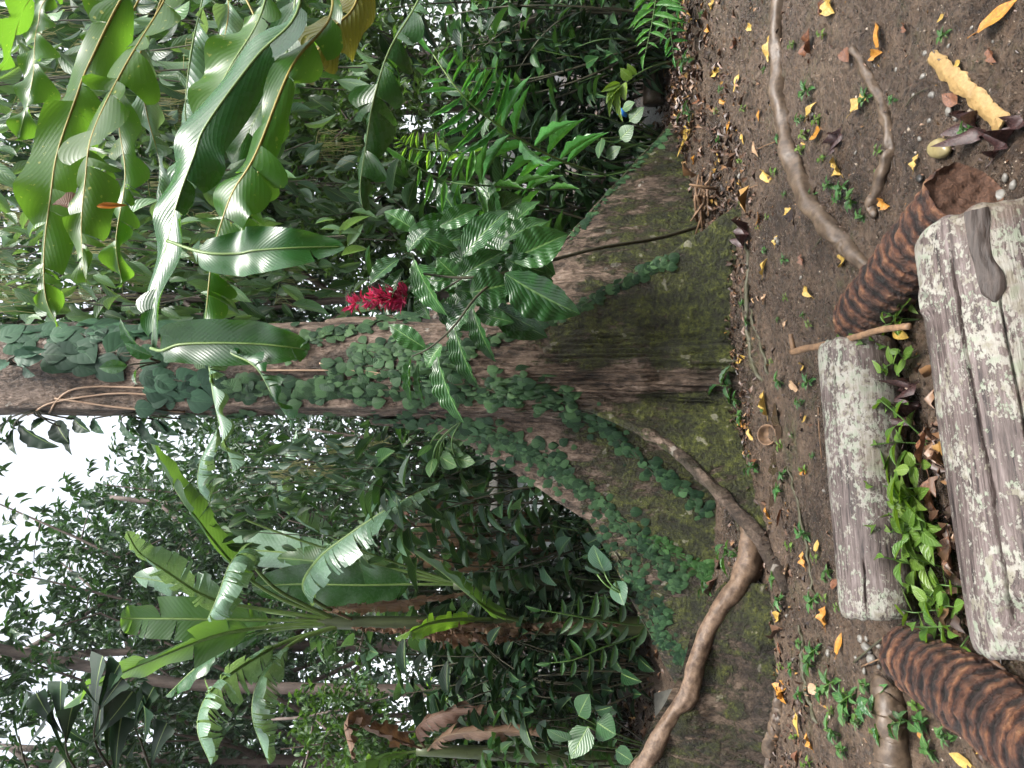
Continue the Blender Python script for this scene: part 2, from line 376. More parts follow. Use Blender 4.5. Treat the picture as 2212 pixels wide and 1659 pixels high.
def trunk_bark(name='mossy_bark', dim=1.0):
    t = NT(name); p = t.obj
    n1 = t.noise(t.mapping(p, (7, 7, 2.2)), 1.0, 6, .65); n2 = t.noise(t.mapping(p, (44, 44, 15)), 1.0, 5, .7); n3 = t.noise(p, 1.9, 5, .65); n4 = t.noise(t.mapping(p, (16, 16, 7)), 1.0, 6, .7)
    c = t.ramp(t.math('ADD', t.math('MULTIPLY', n1, .5), t.math('MULTIPLY', n2, .5)), [(.40, (.018, .012, .008)), (.47, (.082, .055, .038)), (.53, (.165, .115, .083)), (.61, (.29, .215, .165))])
    c = t.mix(t.math('MULTIPLY', t.step(t.noise(p, 5.0, 5, .7), .56, .66), .5), c, (.26, .19, .14))
    c = t.mix(t.math('MULTIPLY', t.step(n3, .52, .62), .75), c, (.030, .022, .015))
    att = t.n('Attribute', attribute_name='moss').outputs['Fac']
    st = t.noise(t.mapping(p, (11, 11, 1.6)), 1.0, 5, .7)
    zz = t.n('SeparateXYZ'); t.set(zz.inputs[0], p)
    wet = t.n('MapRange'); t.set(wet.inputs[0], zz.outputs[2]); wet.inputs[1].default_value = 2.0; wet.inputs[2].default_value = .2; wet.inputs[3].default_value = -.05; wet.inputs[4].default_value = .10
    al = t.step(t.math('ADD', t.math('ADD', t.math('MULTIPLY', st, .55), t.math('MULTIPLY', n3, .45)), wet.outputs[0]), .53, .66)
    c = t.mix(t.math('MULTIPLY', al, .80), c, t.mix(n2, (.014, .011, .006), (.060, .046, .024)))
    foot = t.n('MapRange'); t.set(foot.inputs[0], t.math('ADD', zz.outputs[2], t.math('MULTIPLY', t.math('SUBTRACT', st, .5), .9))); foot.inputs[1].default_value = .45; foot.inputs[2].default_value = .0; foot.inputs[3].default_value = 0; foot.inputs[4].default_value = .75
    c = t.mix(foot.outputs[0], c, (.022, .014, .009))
    mn = t.math('ADD', t.math('MULTIPLY', n3, .35), t.math('ADD', t.math('MULTIPLY', n4, .40), t.math('MULTIPLY', st, .25)))
    mm = t.step(t.math('ADD', t.math('MULTIPLY', mn, .9), t.math('MULTIPLY', att, .17)), .515, .585)
    tuft = t.math('ADD', t.math('MULTIPLY', t.noise(p, 40.0, 5, .75), .5), t.math('MULTIPLY', t.noise(p, 9.0, 4, .7), .5))
    mossc = t.ramp(tuft, [(.40, (.010, .012, .005)), (.48, (.028, .034, .009)), (.55, (.070, .085, .014)), (.63, (.15, .165, .026))])
    c = t.mix(t.math('MULTIPLY', mm, .9), c, mossc)
    c = t.mix(t.math('MULTIPLY', t.step(t.noise(p, 9.0, 3, .5), .66, .69), .45), c, (.42, .39, .34))
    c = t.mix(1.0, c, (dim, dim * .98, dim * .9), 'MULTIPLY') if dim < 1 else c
    h = t.math('ADD', t.math('MULTIPLY', n1, .8), t.math('ADD', t.math('MULTIPLY', n2, .7), t.math('MULTIPLY', t.math('MULTIPLY', mm, tuft), 1.6)))
    return t.done(t.princ(c, .62, .4, t.bump(h, 1.0, .055)))
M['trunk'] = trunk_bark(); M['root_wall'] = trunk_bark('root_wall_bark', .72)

def lichen_log():
    t = NT('lichen_wood'); p = t.obj      # log axis = local X
    g = t.noise(t.mapping(p, (3.0, 55, 55)), 1.0, 6, .72); g2 = t.noise(t.mapping(p, (12, 170, 170)), 1.0, 4, .7); bl = t.noise(p, 5.0, 4, .6)
    c = t.ramp(t.math('ADD', t.math('MULTIPLY', g, .45), t.math('ADD', t.math('MULTIPLY', g2, .3), t.math('MULTIPLY', bl, .25))), [(.41, (.010, .006, .006)), (.47, (.050, .036, .032)), (.54, (.104, .080, .074)), (.62, (.175, .145, .14))])
    big = t.noise(p, 4.2, 4, .6); sp = t.noise(t.mapping(p, (24, 36, 36)), 1.0, 6, .72); sp2 = t.noise(t.mapping(p, (60, 100, 100)), 1.0, 4, .7)
    v2 = t.n('TexVoronoi', ins={'Scale': 1.0}); t.set(v2.inputs['Vector'], t.mapping(p, (40, 60, 60)))
    m1 = t.step(t.math('ADD', t.math('MULTIPLY', big, .40), t.math('ADD', t.math('MULTIPLY', sp, .42), t.math('MULTIPLY', sp2, .34))), .582, .612)
    dots = t.math('MULTIPLY', t.step(t.math('ADD', v2.outputs['Distance'], t.math('MULTIPLY', sp2, .35)), .40, .34), t.step(big, .42, .5))
    m1 = t.math('MAXIMUM', t.math('MULTIPLY', m1, .9), t.math('MULTIPLY', dots, .75))
    lc = t.ramp(t.noise(p, 26.0, 4), [(.38, (.17, .16, .12)), (.5, (.26, .25, .22)), (.62, (.20, .23, .17))])
    c = t.mix(t.math('MULTIPLY', m1, .9), c, lc)
    c = t.mix(t.math('MULTIPLY', t.step(t.noise(p, 2.3, 3), .58, .68), .5), c, (.085, .058, .035))
    h = t.math('ADD', t.math('MULTIPLY', g, .9), t.math('ADD', t.math('MULTIPLY', g2, .6), t.math('MULTIPLY', m1, .30)))
    return t.done(t.princ(c, .6, .4, t.bump(h, .8, .005)))
M['lichen_log'] = lichen_log()
M['bare_wood'] = bark_stem('bare_dark_wood', (.014, .009, .007), (.042, .030, .024), .6, (6, 80, 80), .006)

def ring_trunk():
    t = NT('ringed_trunk_bark'); p = t.obj
    n = t.noise(t.mapping(p, (46, 15, 15)), 1.0, 6, .75); n2 = t.noise(p, 60.0, 5, .75); big = t.noise(p, 8.0, 4, .65)
    s = t.math('ADD', t.math('MULTIPLY', n, .5), t.math('ADD', t.math('MULTIPLY', n2, .3), t.math('MULTIPLY', big, .25)))
    at = t.n('Attribute', attribute_name='ridge').outputs['Fac']
    c = t.ramp(t.math('ADD', t.math('MULTIPLY', s, .80), t.math('MULTIPLY', at, .22)), [(.40, (.006, .005, .004)), (.50, (.024, .011, .008)), (.57, (.085, .035, .020)), (.64, (.19, .085, .042)), (.73, (.32, .185, .10))])
    return t.done(t.princ(c, .36, .5, t.bump(t.math('ADD', n, n2), 1.0, .018)))
M['ring'] = ring_trunk()
M['pith'] = bark_stem('fibrous_pith', (.045, .022, .014), (.11, .055, .032), .8, (120, 120, 120), .012)
# ------------------------------------------------------------------ ground
def gh(x, y):
    x = np.asarray(x, float); y = np.asarray(y, float)
    h = .035 * vn(x * .8, y * .8, 0, 3) + .018 * vn(x * 2.3, y * 2.3, 0, 5)
    h = h + .05 * np.clip((y - 6.5) / 3, 0, 1) * vn(x * 1.1, y * 1.1, 0, 9)
    h = h + .22 * np.exp(-(((x + 3.5) / 1.5) ** 2 + ((y - 9.0) / 1.2) ** 2))         # litter mound
    h = h - .03 * np.exp(-(((x + .2) / .35) ** 2 + ((y - 4.25) / .2) ** 2))           # puddle hollow by the roots
    return h
def ghp(p, dz=0.0):
    p = np.array(p, float); p[2] = float(gh(p[0], p[1])) + dz; return p
def axis(a, b, st, far, g=1.25):
    c = list(np.arange(a, b, st)); s = st; lo = []; x = a
    while x > -far: s *= g; x -= s; lo.append(x)
    s = st; x = c[-1]; hi = []
    while x < far: s *= g; x += s; hi.append(x)
    return np.array(lo[::-1] + c + hi)
gx = axis(-2.5, 2.8, .0125, 220, 1.2); gy = axis(1.6, 6.0, .0125, 220, 1.2)
Xg, Yg = np.meshgrid(gx, gy, indexing='ij')
Zg = gh(Xg, Yg)
near = (np.abs(Xg) < 4) & (Yg > 1) & (Yg < 9)
d = .022 * fbm(Xg * 6, Yg * 6, 0, 4, 21) * (.6 + .6 * vn(Xg * 1.1, Yg * 1.1, 0, 2)) + .010 * np.abs(vn(Xg * 19, Yg * 19, 0, 31)) + .007 * vn(Xg * 30, Yg * 30, 0, 33) + .005 * vn(Xg * 58, Yg * 58, 0, 35)
Zg = Zg + np.where(near, d, 0)
gm = MB(); gm.add(np.stack([Xg, Yg, Zg], -1).reshape(-1, 3), grid_faces(len(gx), len(gy))[:, [0, 3, 2, 1]], np.stack([Xg, Yg], -1).reshape(-1, 2))
ground = gm.build('ground', M['mud']); ground['kind'] = 'structure'

# ------------------------------------------------------------------ the buttressed tree
TX, TY = .10, 5.3
def ridge(az, pts):
    c, s = math.cos(rad(az)), math.sin(rad(az)); zz = []; LL = []
    for px, py in pts:
        a = (829.5 - py) * K
        L = (TY * a - TX) / (c - s * a); dd = TY + L * s
        zz.append(EYE - (px - 1106) * K * dd); LL.append(L)
    o = np.argsort(zz); return np.array(zz)[o], np.array(LL)[o]
RID = [  # azimuth, sharpness, angular half width, silhouette points in the photo
    (222, 15.0, 1.0, [(0, 893), (300, 895), (600, 892), (900, 881), (1150, 878), (1250, 886), (1330, 907), (1420, 946), (1480, 990), (1540, 1050), (1600, 1112), (1640, 1160), (1680, 1228), (1700, 1262)]),
    (165, 11.0, .95, [(800, 918), (920, 928), (1000, 952), (1050, 985), (1130, 1040), (1200, 1085), (1270, 1132), (1310, 1190), (1360, 1290), (1420, 1400), (1460, 1480), (1500, 1570), (1512, 1640)]),
    (-22, 9.0, .95, [(1000, 735), (1090, 722), (1200, 685), (1300, 632), (1400, 577), (1480, 530), (1540, 487), (1590, 450)]),
    (33, 10.0, .9, [(700, 690), (800, 684), (900, 676), (980, 662), (1050, 640), (1130, 590), (1200, 540), (1290, 440), (1380, 342), (1450, 270), (1470, 250)]),
    (100, 5, .8, [(900, 800)]),
]
zs = np.concatenate([np.arange(-.25, .3, .018), np.arange(.3, 3.2, .03), np.arange(3.2, 10.01, .12)])
ths = np.concatenate([np.linspace(0, 2 * PI, 420, endpoint=False)] + [rad(a) + np.sign(u) * np.abs(u) ** 2 * .35 for a, *_ in RID for u in [np.linspace(-1, 1, 60)]])
ths = np.unique(np.round(np.mod(ths, 2 * PI), 4))
TH, ZZ = np.meshgrid(ths, zs, indexing='ij')
r0 = .322 + .02 * np.exp(-np.maximum(ZZ, 0) / 2.0) + .09 * np.exp(-np.maximum(ZZ, 0) / .28)
ext = np.zeros_like(TH)
for az, pw, wd, pts in RID:
    if az == 100: L = .33 + 1.3 * np.exp(-np.maximum(zs, 0) / .5)
    else:
        z_, L_ = ridge(az, pts); L = np.interp(zs, z_, L_)
        if az in (-22, 33, 165): L = np.where(zs > z_[-1], .30, L)
        L = np.where(zs < z_[0], L_[0] + (z_[0] - zs) * 1.5, L)
        if az == 222: L = np.where(zs > 2.2, .365, L)
    e = np.maximum(L[None, :] - r0, 0)
    dth = np.abs(np.mod(TH - rad(az) + PI, 2 * PI) - PI)
    eps = .035 / np.maximum(L[None, :], .3)
    t = np.sqrt(dth ** 2 + eps ** 2) - eps
    ext = ext + (e * np.clip(1 - t / wd, 0, 1) ** pw) ** 2
R = r0 + np.sqrt(ext)
cx, sy = np.cos(TH), np.sin(TH)
R = R + (.030 * np.abs(vn(TH * 18, ZZ * 1.1, 0, 61)) + .014 * vn(TH * 40, ZZ * 5, 0, 62) + .02 * vn(cx * R * 9, sy * R * 9, ZZ * 6, 63)) * np.clip((2.6 - ZZ) / 2, 0, 1) + .016 * fbm(cx * R * 4, sy * R * 4, ZZ * 2.0, 5, 40) * (1 + 1.5 * np.exp(-np.maximum(ZZ, 0) / .8)) + .035 * fbm(cx * 2.4, sy * 2.4, ZZ * .55, 3, 44) * np.exp(-np.maximum(ZZ, 0) / 1.5)
# vertical flutes in the trunk
R = R - .02 * np.exp(-(((np.mod(TH - rad(258) + PI, 2 * PI) - PI) / .05) ** 2)) * np.clip((ZZ - .3) / .4, 0, 1) * np.clip((3.6 - ZZ) / 1, 0, 1)
Vt = np.stack([R * cx + .012 * vn(ZZ * .7, 0 * ZZ, 0, 3), R * sy, ZZ], -1)
tm = MB(); tm.add(Vt.reshape(-1, 3), grid_faces(len(ths), len(zs)), np.stack([TH / 6.28, ZZ], -1).reshape(-1, 2))
j = np.arange(len(zs) - 1); k = (len(ths) - 1) * len(zs)
tm.F.append(np.stack([k + j, j, j + 1, k + j + 1], -1))   # close the seam
tree = thing('buttress_tree', 'huge rainforest tree with flaring mossy buttress roots and vine covered trunk', 'tree', (TX, TY, 0))
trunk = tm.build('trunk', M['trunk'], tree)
xx, yy, zz_ = Vt.reshape(-1, 3).T
az_ = np.degrees(np.arctan2(yy, xx)) % 360; rr_ = np.hypot(xx, yy)
def band(c, w): return np.exp(-((np.mod(az_ - c + 180, 360) - 180) / w) ** 4)
ms = 1.05 * band(305, 36) * np.clip((1.75 - zz_) / .7, 0, 1) + 1.0 * band(190, 30) * np.clip((1.3 - zz_) / .6, 0, 1) + 1.0 * band(235, 13) * np.clip((1.0 - zz_) / .4, 0, 1) + .9 * band(8, 32) * np.clip((1.3 - zz_) / .6, 0, 1) + .5 * band(222, 3) * np.clip((zz_ - .75) / .15, 0, 1) * np.clip((1.5 - zz_) / .3, 0, 1)
ms = ms + .12 * np.clip((.35 - zz_) / .35, 0, 1)
a_ = trunk.data.attributes.new('moss', 'FLOAT', 'POINT'); a_.data.foreach_set('value', ms.astype(np.float32))
Vw = Vt.reshape(-1, 3) + np.array([TX, TY, 0]); Fw = np.concatenate(tm.F)
BT = BVHTree.FromPolygons([tuple(v) for v in Vw], [tuple(f) for f in Fw])
def hit(px, py):
    o = Vector((0, 0, EYE)); dr = Vector(P(px, py, 1.0)) - o
    h, n, i, dd = BT.ray_cast(o, dr.normalized())
    if h is None: return None
    if n.dot(dr) > 0: n = -n
    return np.array(h), np.array(n)

# pale root running down the crest of the front buttress and on over the mud
def crest(px, py, az=222):
    c, s_ = math.cos(rad(az)), math.sin(rad(az)); a = (829.5 - py) * K; L = (TY * a - TX) / (c - s_ * a); return P(px, py, TY + L * s_)
cp = smooth_path([crest(*q) for q in [(1290, 894), (1350, 916), (1420, 948), (1480, 992), (1540, 1052), (1600, 1114), (1640, 1162), (1672, 1215)]] + [G(1690, 1250, .02), G(1702, 1285, -.01)], 90)
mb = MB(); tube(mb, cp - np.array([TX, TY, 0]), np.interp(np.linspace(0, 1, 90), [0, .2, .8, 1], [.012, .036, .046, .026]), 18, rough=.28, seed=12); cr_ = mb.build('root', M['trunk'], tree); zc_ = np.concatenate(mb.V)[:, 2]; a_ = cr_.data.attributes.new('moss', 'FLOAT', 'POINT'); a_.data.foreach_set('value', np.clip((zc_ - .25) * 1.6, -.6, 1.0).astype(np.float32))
# creepers pressed to the bark ------------------------------------------------
def creeper(paths, label, size, mat, tpl='heart', dens=1.0, group='creepers on the trunk', drop=.0, stem=True, jit=1.0, down=True):
    """paths: list of (points [(px,py)...], half width in px)"""
    mb = MB(); sm = MB(); pos = []; nor = []; dr = []; sz = []
    for pts, hw in paths:
        p = smooth_path([(a, b, 0) for a, b in pts], 60)[:, :2]
        seg = np.linalg.norm(np.diff(p, axis=0), axis=1).sum()
        lp = size / (K * 5.0)                                  # leaf size in px
        n = int(seg * 2 * max(hw, lp * .35) / (lp * lp * .10) * dens)
        tt = rng.uniform(0, 59, n)
        for t in tt:
            i = int(t); q = p[i] + (p[min(i + 1, 59)] - p[i]) * (t - i); tv = p[min(i + 1, 59)] - p[max(i - 1, 0)]; tv = tv / (np.linalg.norm(tv) + 1e-6)
            off = np.clip(rng.normal(0, .55), -1.25, 1.25) * hw * (.75 + .5 * math.sin(t * 1.1 + len(paths)))
            h = hit(q[0] - tv[1] * off, q[1] + tv[0] * off)
            if h is None: continue
            w, nn = h
            side = np.sign(off) if off else 1
            d0 = np.array([0, 0, -1.0]) if down else np.array([0, 0, 1.0])
            # outward along the strip, hanging towards the ground
            pv = np.cross(nn, [0, 0, 1]); 
            d0 = d0 * .9 + pv * (rng.normal(0, .55)) + np.array([-tv[1] * 0, 0, 0])
            pos.append(w + nn * rng.uniform(.004, .018)); nor.append(nn + rng.normal(0, .13 * jit, 3)); dr.append(d0 + nn * rng.uniform(-.04, .12)); sz.append(size * .84 * (.36 + rng.beta(1.6, 2) * 1.15))
        if stem:
            for o in (0, -.4 * hw):
                sp = []
                for q in p[::2]:
                    h = hit(q[0] + rng.normal(0, 1.5), q[1] + o + rng.normal(0, 2.0))
                    if h is not None: sp.append(h[0] + h[1] * .006)
                if len(sp) > 3:
                    jump = max(np.linalg.norm(np.diff(np.array(sp), axis=0), axis=1))
                    if jump < .35: tube(sm, sp, .005, 6)
    if not pos: return
    root = thing('climbing_vine', label, 'climbing vine', tuple(pos[0]), group)
    pos = np.array(pos); o = np.array(root.location)
    leaves(mb, tpl, pos - o, np.array(dr), np.array(nor), np.array(sz), .88)
    mb.build('foliage', mat, root)
    if sm.V:
        sm.V = [v - o for v in sm.V]; sm.build('stem', M['stem_dark'], root)
    return root
creeper([([(0, 722), (120, 722), (240, 722), (330, 718)], 34), ([(90, 770), (200, 775), (330, 765)], 22)], 'large leaved creeper hugging the top of the trunk on its shaded flower side', .20, M['vine_big'], dens=1.15)
creeper([([(290, 830), (380, 835), (450, 850)], 38)], 'large blue green creeper leaves in a patch halfway up the trunk', .17, M['vine_big'], dens=1.1)
creeper([([(450, 840), (620, 838), (800, 845), (1000, 845), (1130, 850), (1230, 868)], 36), ([(700, 790), (800, 800), (900, 795), (990, 800)], 16)], 'dense heart leaved creeper running down the middle of the trunk', .105, M['vine'], dens=.95)
creeper([([(420, 760), (520, 740), (640, 745)], 30), ([(630, 745), (700, 722), (770, 712), (840, 690), (905, 690)], 15)], 'thin creeper band crossing the pale bark below the red flowers', .095, M['vine'], dens=1.1)
creeper([([(750, 762), (850, 760), (960, 764), (1010, 750)], 22), ([(1000, 752), (1090, 725), (1180, 695), (1250, 662), (1330, 618), (1400, 580), (1450, 562)], 9)], 'glossy creeper following the sharp edge of the mossy front buttress', .085, M['vine'], dens=1.5)
creeper([([(330, 897), (600, 903), (800, 905), (950, 910), (1040, 930)], 17)], 'dark creeper on the narrow shaded face of the trunk', .10, M['vine'], dens=1.0)
creeper([([(980, 935), (1080, 950), (1150, 990), (1220, 1020)], 36), ([(1180, 1010), (1260, 1065), (1340, 1130), (1400, 1190), (1440, 1240), (1470, 1260)], 26)], 'broad creeper band spreading down the big mossy buttress', .085, M['vine'], dens=1.0)
creeper([([(1040, 985), (1130, 1045), (1200, 1090), (1270, 1140), (1310, 1200), (1360, 1300), (1430, 1400)], 15), ([(1330, 1200), (1390, 1290), (1440, 1340)], 20), ([(1400, 1330), (1450, 1400), (1500, 1450)], 26)], 'pale green creeper edging the top ridge of the big buttress', .085, M['vine'], dens=1.25)
creeper([([(1190, 898), (1280, 905), (1330, 950), (1400, 1010), (1470, 1060), (1520, 1110)], 22)], 'creeper strip beside the curved root ridge on the big buttress', .08, M['vine'], dens=.9)
creeper([([(1380, 1160), (1450, 1190), (1510, 1230), (1530, 1250)], 18)], 'bright green small leaved creeper low on the big mossy buttress', .075, M['seed_dark'], dens=.9)
creeper([([(1190, 545), (1250, 490), (1300, 432), (1350, 380), (1400, 325), (1440, 285)], 8)], 'green leafy fringe along the edge of the rear buttress', .075, M['vine'], dens=1.4)
# aerial roots lying on the bark
am = []
for pts in ([(100, 900), (140, 850), (200, 835), (330, 838)], [(60, 895), (120, 868), (240, 850), (330, 852)], [(560, 800), (680, 800), (800, 802), (880, 830)], [(690, 785), (760, 800), (860, 815)], [(120, 860), (260, 880), (400, 888)]):
    sp = [h for h in (hit(q[0], q[1]) for q in smooth_path([(a, b, 0) for a, b in pts], 26)) if h is not None]
    if len(sp) < 6: continue
    mb = MB(); loc = sp[0][0]; tube(mb, [h[0] + h[1] * .006 for h in sp], .007, 6, rough=.2)
    am.append(mb.build('aerial_root', M['aerial'], None, loc=loc))
for o, l in zip(am, ['pale aerial root climbing the top of the trunk', 'thin aerial root crossing the upper trunk above the creeper patch', 'long straight pale aerial root halfway down the trunk', 'short pale aerial root among the middle creeper leaves', 'brown aerial root along the shaded edge of the upper trunk']):
    tag(o, l, 'aerial root', 'aerial roots on the trunk')

# ------------------------------------------------------------------ ground roots
def root_tube(pts, r, name, label, mat, cat='root', n=90, seg=20, rough=.26, sink=.40, absz=False, seed=1, group=None):
    p = smooth_path(pts, n); rr = np.interp(np.linspace(0, 1, n), np.linspace(0, 1, len(r)), r)
    if not absz: p[:, 2] = gh(p[:, 0], p[:, 1]) + rr * (1 - 2 * sink) + .004
    p[:, 2] += .012 * vn(np.arange(n) * .23, 0 * p[:, 0], 0, seed)
    mb = MB(); tube(mb, p, rr, seg, rough=rough, seed=seed)
    o = mb.build(name, M[mat], None, loc=tuple(p[n // 2])); return tag(o, label, cat, group)
root_tube([G(1690, -60), G(1687, 90), G(1692, 190), G(1712, 320), G(1752, 410), G(1800, 480), G(1850, 540), G(1895, 590)], [.040, .045, .045, .05, .052, .045, .04, .02], 'surface_root', 'thick snaking root curving across the mud to the dark ringed stump', 'root', seed=3)
root_tube([G(1845, 105), G(1880, 180), G(1912, 245), G(1925, 310), G(1915, 370), G(1893, 440), G(1900, 465)], [.014, .022, .024, .022, .026, .028, .015], 'surface_root', 'thin arched root lying loose on the open mud', 'root', seed=5)
root_tube([G(1790, 455), G(1830, 520), G(1868, 575)], [.03, .034, .02], 'surface_root', 'short side branch of root joining behind the dark ringed stump', 'root', seed=8)
root_tube([G(1655, 1720), G(1668, 1620), G(1685, 1560), G(1693, 1505)], [.05, .05, .045, .03], 'surface_root', 'short root emerging from leaf litter near the reddish root', 'root', seed=6)
root_tube([G(1945, 1740), G(1942, 1640), G(1935, 1540), G(1922, 1480)], [.075, .075, .07, .05], 'surface_root', 'thick pale brown root beside the orange ringed stump', 'root', seed=9)
root_tube([G(1600, 480), G(1625, 570), G(1625, 700), G(1640, 790), G(1665, 845)], [.012, .016, .016, .014, .01], 'thin_root', 'dark thin root running along the foot of the front buttress', 'stem_dark', seed=4)
root_tube([G(1620, 640), G(1655, 760), G(1668, 840)], [.008, .010, .008], 'thin_root', 'dark twig lying in mud parallel to the buttress foot', 'stem_dark', seed=14)
root_tube([G(1700, 1000), G(1735, 1120), G(1760, 1250), G(1768, 1340)], [.006, .008, .008, .005], 'thin_root', 'thin dark root on wet mud before the lichen log', 'stem_dark', seed=15)
root_tube([G(1735, 1350), G(1740, 1440), G(1760, 1520), G(1800, 1620)], [.006, .012, .012, .008], 'thin_root', 'dark rootlet among weeds beside the orange ringed stump', 'stem_dark', seed=16)

# reddish root ridge coming down from a tree outside the picture, with its wall below
rp = smooth_path([P(1290, 1900, 4.55), P(1350, 1730, 4.5), P(1400, 1640, 4.45), P(1455, 1545, 4.42), P(1487, 1500, 4.40), P(1503, 1430, 4.40), P(1525, 1370, 4.40), P(1560, 1310, 4.38), P(1600, 1265, 4.40), P(1622, 1200, 4.46), P(1622, 1120, 4.58), P(1615, 1050, 4.75)], 110)
n = len(rp); rr = np.interp(np.linspace(0, 1, n), [0, .25, .45, .6, .72, .80, .88, 1], [.062, .053, .048, .052, .064, .074, .07, .06])
rr = rr * (1 + .10 * np.exp(-((np.linspace(0, 1, n) - .775) / .012) ** 2) + .07 * np.exp(-((np.linspace(0, 1, n) - .68) / .01) ** 2) - .08 * np.exp(-((np.linspace(0, 1, n) - .73) / .012) ** 2))
rt = thing('buttress_root', 'smooth reddish brown root ridge sloping down above a grey root wall', 'root', tuple(ghp(rp[60])))
o = np.array(rt.location)
mb = MB(); tube(mb, rp - o, rr * (1 + .10 * vn(np.arange(n) * .16, np.zeros(n), 0, 77)), 28, rough=.2, seed=2, rf=lambda th, l: 1 + .012 * np.sin(l * 38 + 3 * np.sin(th))); mb.build('ridge', M['root_red'], rt)
wall = []; W = 26
for i in range(0, 82):
    base = rp[i]; q = []
    zb = float(gh(base[0], base[1])) - .12
    for jn in range(W):
        f = jn / (W - 1); z = base[2] - .02 + (zb - base[2]) * f
        y = base[1] - .035 - .22 * f ** 2.2 + .05 * vn(base[0] * 2.2, z * 3, 0, 6) + .03 * vn(base[0] * 6, z * 7, 0, 8) - .05 * math.sin(f * 3)
        q.append((base[0] + .03 * f, y, z))
    wall.append(q)
wall = np.array(wall) - o
back = wall[::-1] * 1.0; back[:, :, 1] += .30
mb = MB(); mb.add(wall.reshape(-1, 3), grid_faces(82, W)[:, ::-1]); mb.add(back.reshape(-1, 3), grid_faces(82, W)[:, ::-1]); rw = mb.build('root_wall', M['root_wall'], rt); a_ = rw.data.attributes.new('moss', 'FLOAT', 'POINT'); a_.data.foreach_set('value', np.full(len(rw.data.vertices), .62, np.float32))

# ------------------------------------------------------------------ logs
def log_mesh(L, r, seed, cracks=(), taper=.04, knots=(), knob=.035):
    nu, nv = 260, 400; x = np.linspace(-L / 2, L / 2, nu); th = np.linspace(0, 2 * PI, nv, endpoint=False)
    Xx, T_ = np.meshgrid(x, th, indexing='ij')
    Rr = r * (1 + taper * Xx / L + knob * fbm(np.cos(T_) * 1.1, np.sin(T_) * 1.1, Xx * 1.6, 3, seed) + .0035 * vn(np.cos(T_) * 16, np.sin(T_) * 14, Xx * 2.0, seed + 4))
    for (t0, x0, x1, wd, dp) in cracks:
        tc = rad(t0) + .06 * vn(Xx * 5, 0 * Xx, 0, seed + 9) + .02 * vn(Xx * 22, 0 * Xx, 0, seed + 2)
        dd = np.abs(np.mod(T_ - tc + PI, 2 * PI) - PI) * r
        inx = np.clip((Xx - x0) / .05, 0, 1) * np.clip((x1 - Xx) / .05, 0, 1)
        Rr = Rr - dp * np.clip(1 - dd / wd, 0, 1) * inx
    for (t0, x0, kr, hh) in knots:
        dd = np.hypot((np.mod(T_ - rad(t0) + PI, 2 * PI) - PI) * r, Xx - x0)
        Rr = Rr + hh * np.exp(-((dd - kr) / (kr * .45)) ** 2) - hh * 1.1 * np.exp(-(dd / (kr * .6)) ** 2)
    end = np.minimum(Xx + L / 2, L / 2 - Xx); Rr = Rr - .018 * np.exp(-end / .012)
    V = np.stack([Xx + .008 * vn(np.cos(T_) * 5, np.sin(T_) * 5, np.sign(Xx), seed + 3) * (end < .02), Rr * np.cos(T_), Rr * np.sin(T_)], -1)
    mb = MB(); F = grid_faces(nu, nv, True)[:, ::-1]; V = V.reshape(-1, 3)
    V = np.vstack([V, [[-L / 2 + .012, 0, 0], [L / 2 - .012, 0, 0]]]); k0 = nu * nv; jj = np.arange(nv); jn = (jj + 1) % nv
    F = np.vstack([F, np.stack([jj, jn, 0 * jj + k0, 0 * jj + k0], -1), np.stack([(nu - 1) * nv + jn, (nu - 1) * nv + jj, 0 * jj + k0 + 1, 0 * jj + k0 + 1], -1)])
    mb.add(V, F, V[:, :2]); return mb
def place_axis(o, a, b):
    """local X from a to b"""
    a = Vector(a); b = Vector(b); x = (b - a).normalized(); y = Vector((0, 0, 1)).cross(x).normalized(); z = x.cross(y)
    o.matrix_world = Matrix.Translation((a + b) / 2) @ Matrix((x, y, z)).transposed().to_4x4()
def at(px, py, z): return G(px, py, z)
# front log, its far end near the dark ringed stump
a, b = np.array([-.66, 1.80, .175]), np.array([.435, 2.075, .175])
L = float(np.linalg.norm(b - a))
lg = thing('log_seat', 'long weathered log with white lichen patches lying nearest the camera', 'log', (0, 0, 0), 'lichen covered logs')
lo = log_mesh(L, .188, 11, cracks=[(118, -.50, .46, .0055, .03), (148, -.1, .33, .004, .02), (98, -.5, -.05, .004, .02), (160, -.5, -.15, .004, .02), (86, .1, .5, .0035, .015)], knots=[(80, .36, .035, .012), (122, -.46, .05, .012)]).build('log_body', M['lichen_log'], lg)
place_axis(lg, a, b)
bw = MB()      # strip of bare wood let into the top near the end
xs = np.linspace(.29, .545, 26); tw = np.linspace(-1, 1, 9); vv = []
for i, x in enumerate(xs):
    hw = .14 + .03 * float(vn(x * 17, .3, 0, 3)); hw *= min(1, (x - .285) / .03)
    for s in tw:
        th = rad(140) + s * hw + .05 * float(vn(x * 9, 1.2, 0, 5)); r = .1945 + .004 * float(vn(x * 30, s * 3, 0, 2)) - .004 * abs(s) ** 3
        vv.append((x, r * math.cos(th), r * math.sin(th)))
bw.add(vv, grid_faces(26, 9)); bw.build('bare_wood', M['bare_wood'], lg)
a, b = np.array([-.865, 2.765, .135]), np.array([.165, 2.95, .135])
lg2 = thing('log_seat', 'shorter grey lichen spotted log behind the row of bright seedlings', 'log', (0, 0, 0), 'lichen covered logs')
log_mesh(float(np.linalg.norm(b - a)), .142, 23, cracks=[(95, -.48, -.1, .004, .02), (140, -.5, -.3, .005, .02), (115, .1, .45, .0035, .015)], knob=.03).build('log_body', M['lichen_log'], lg2)
place_axis(lg2, a, b)

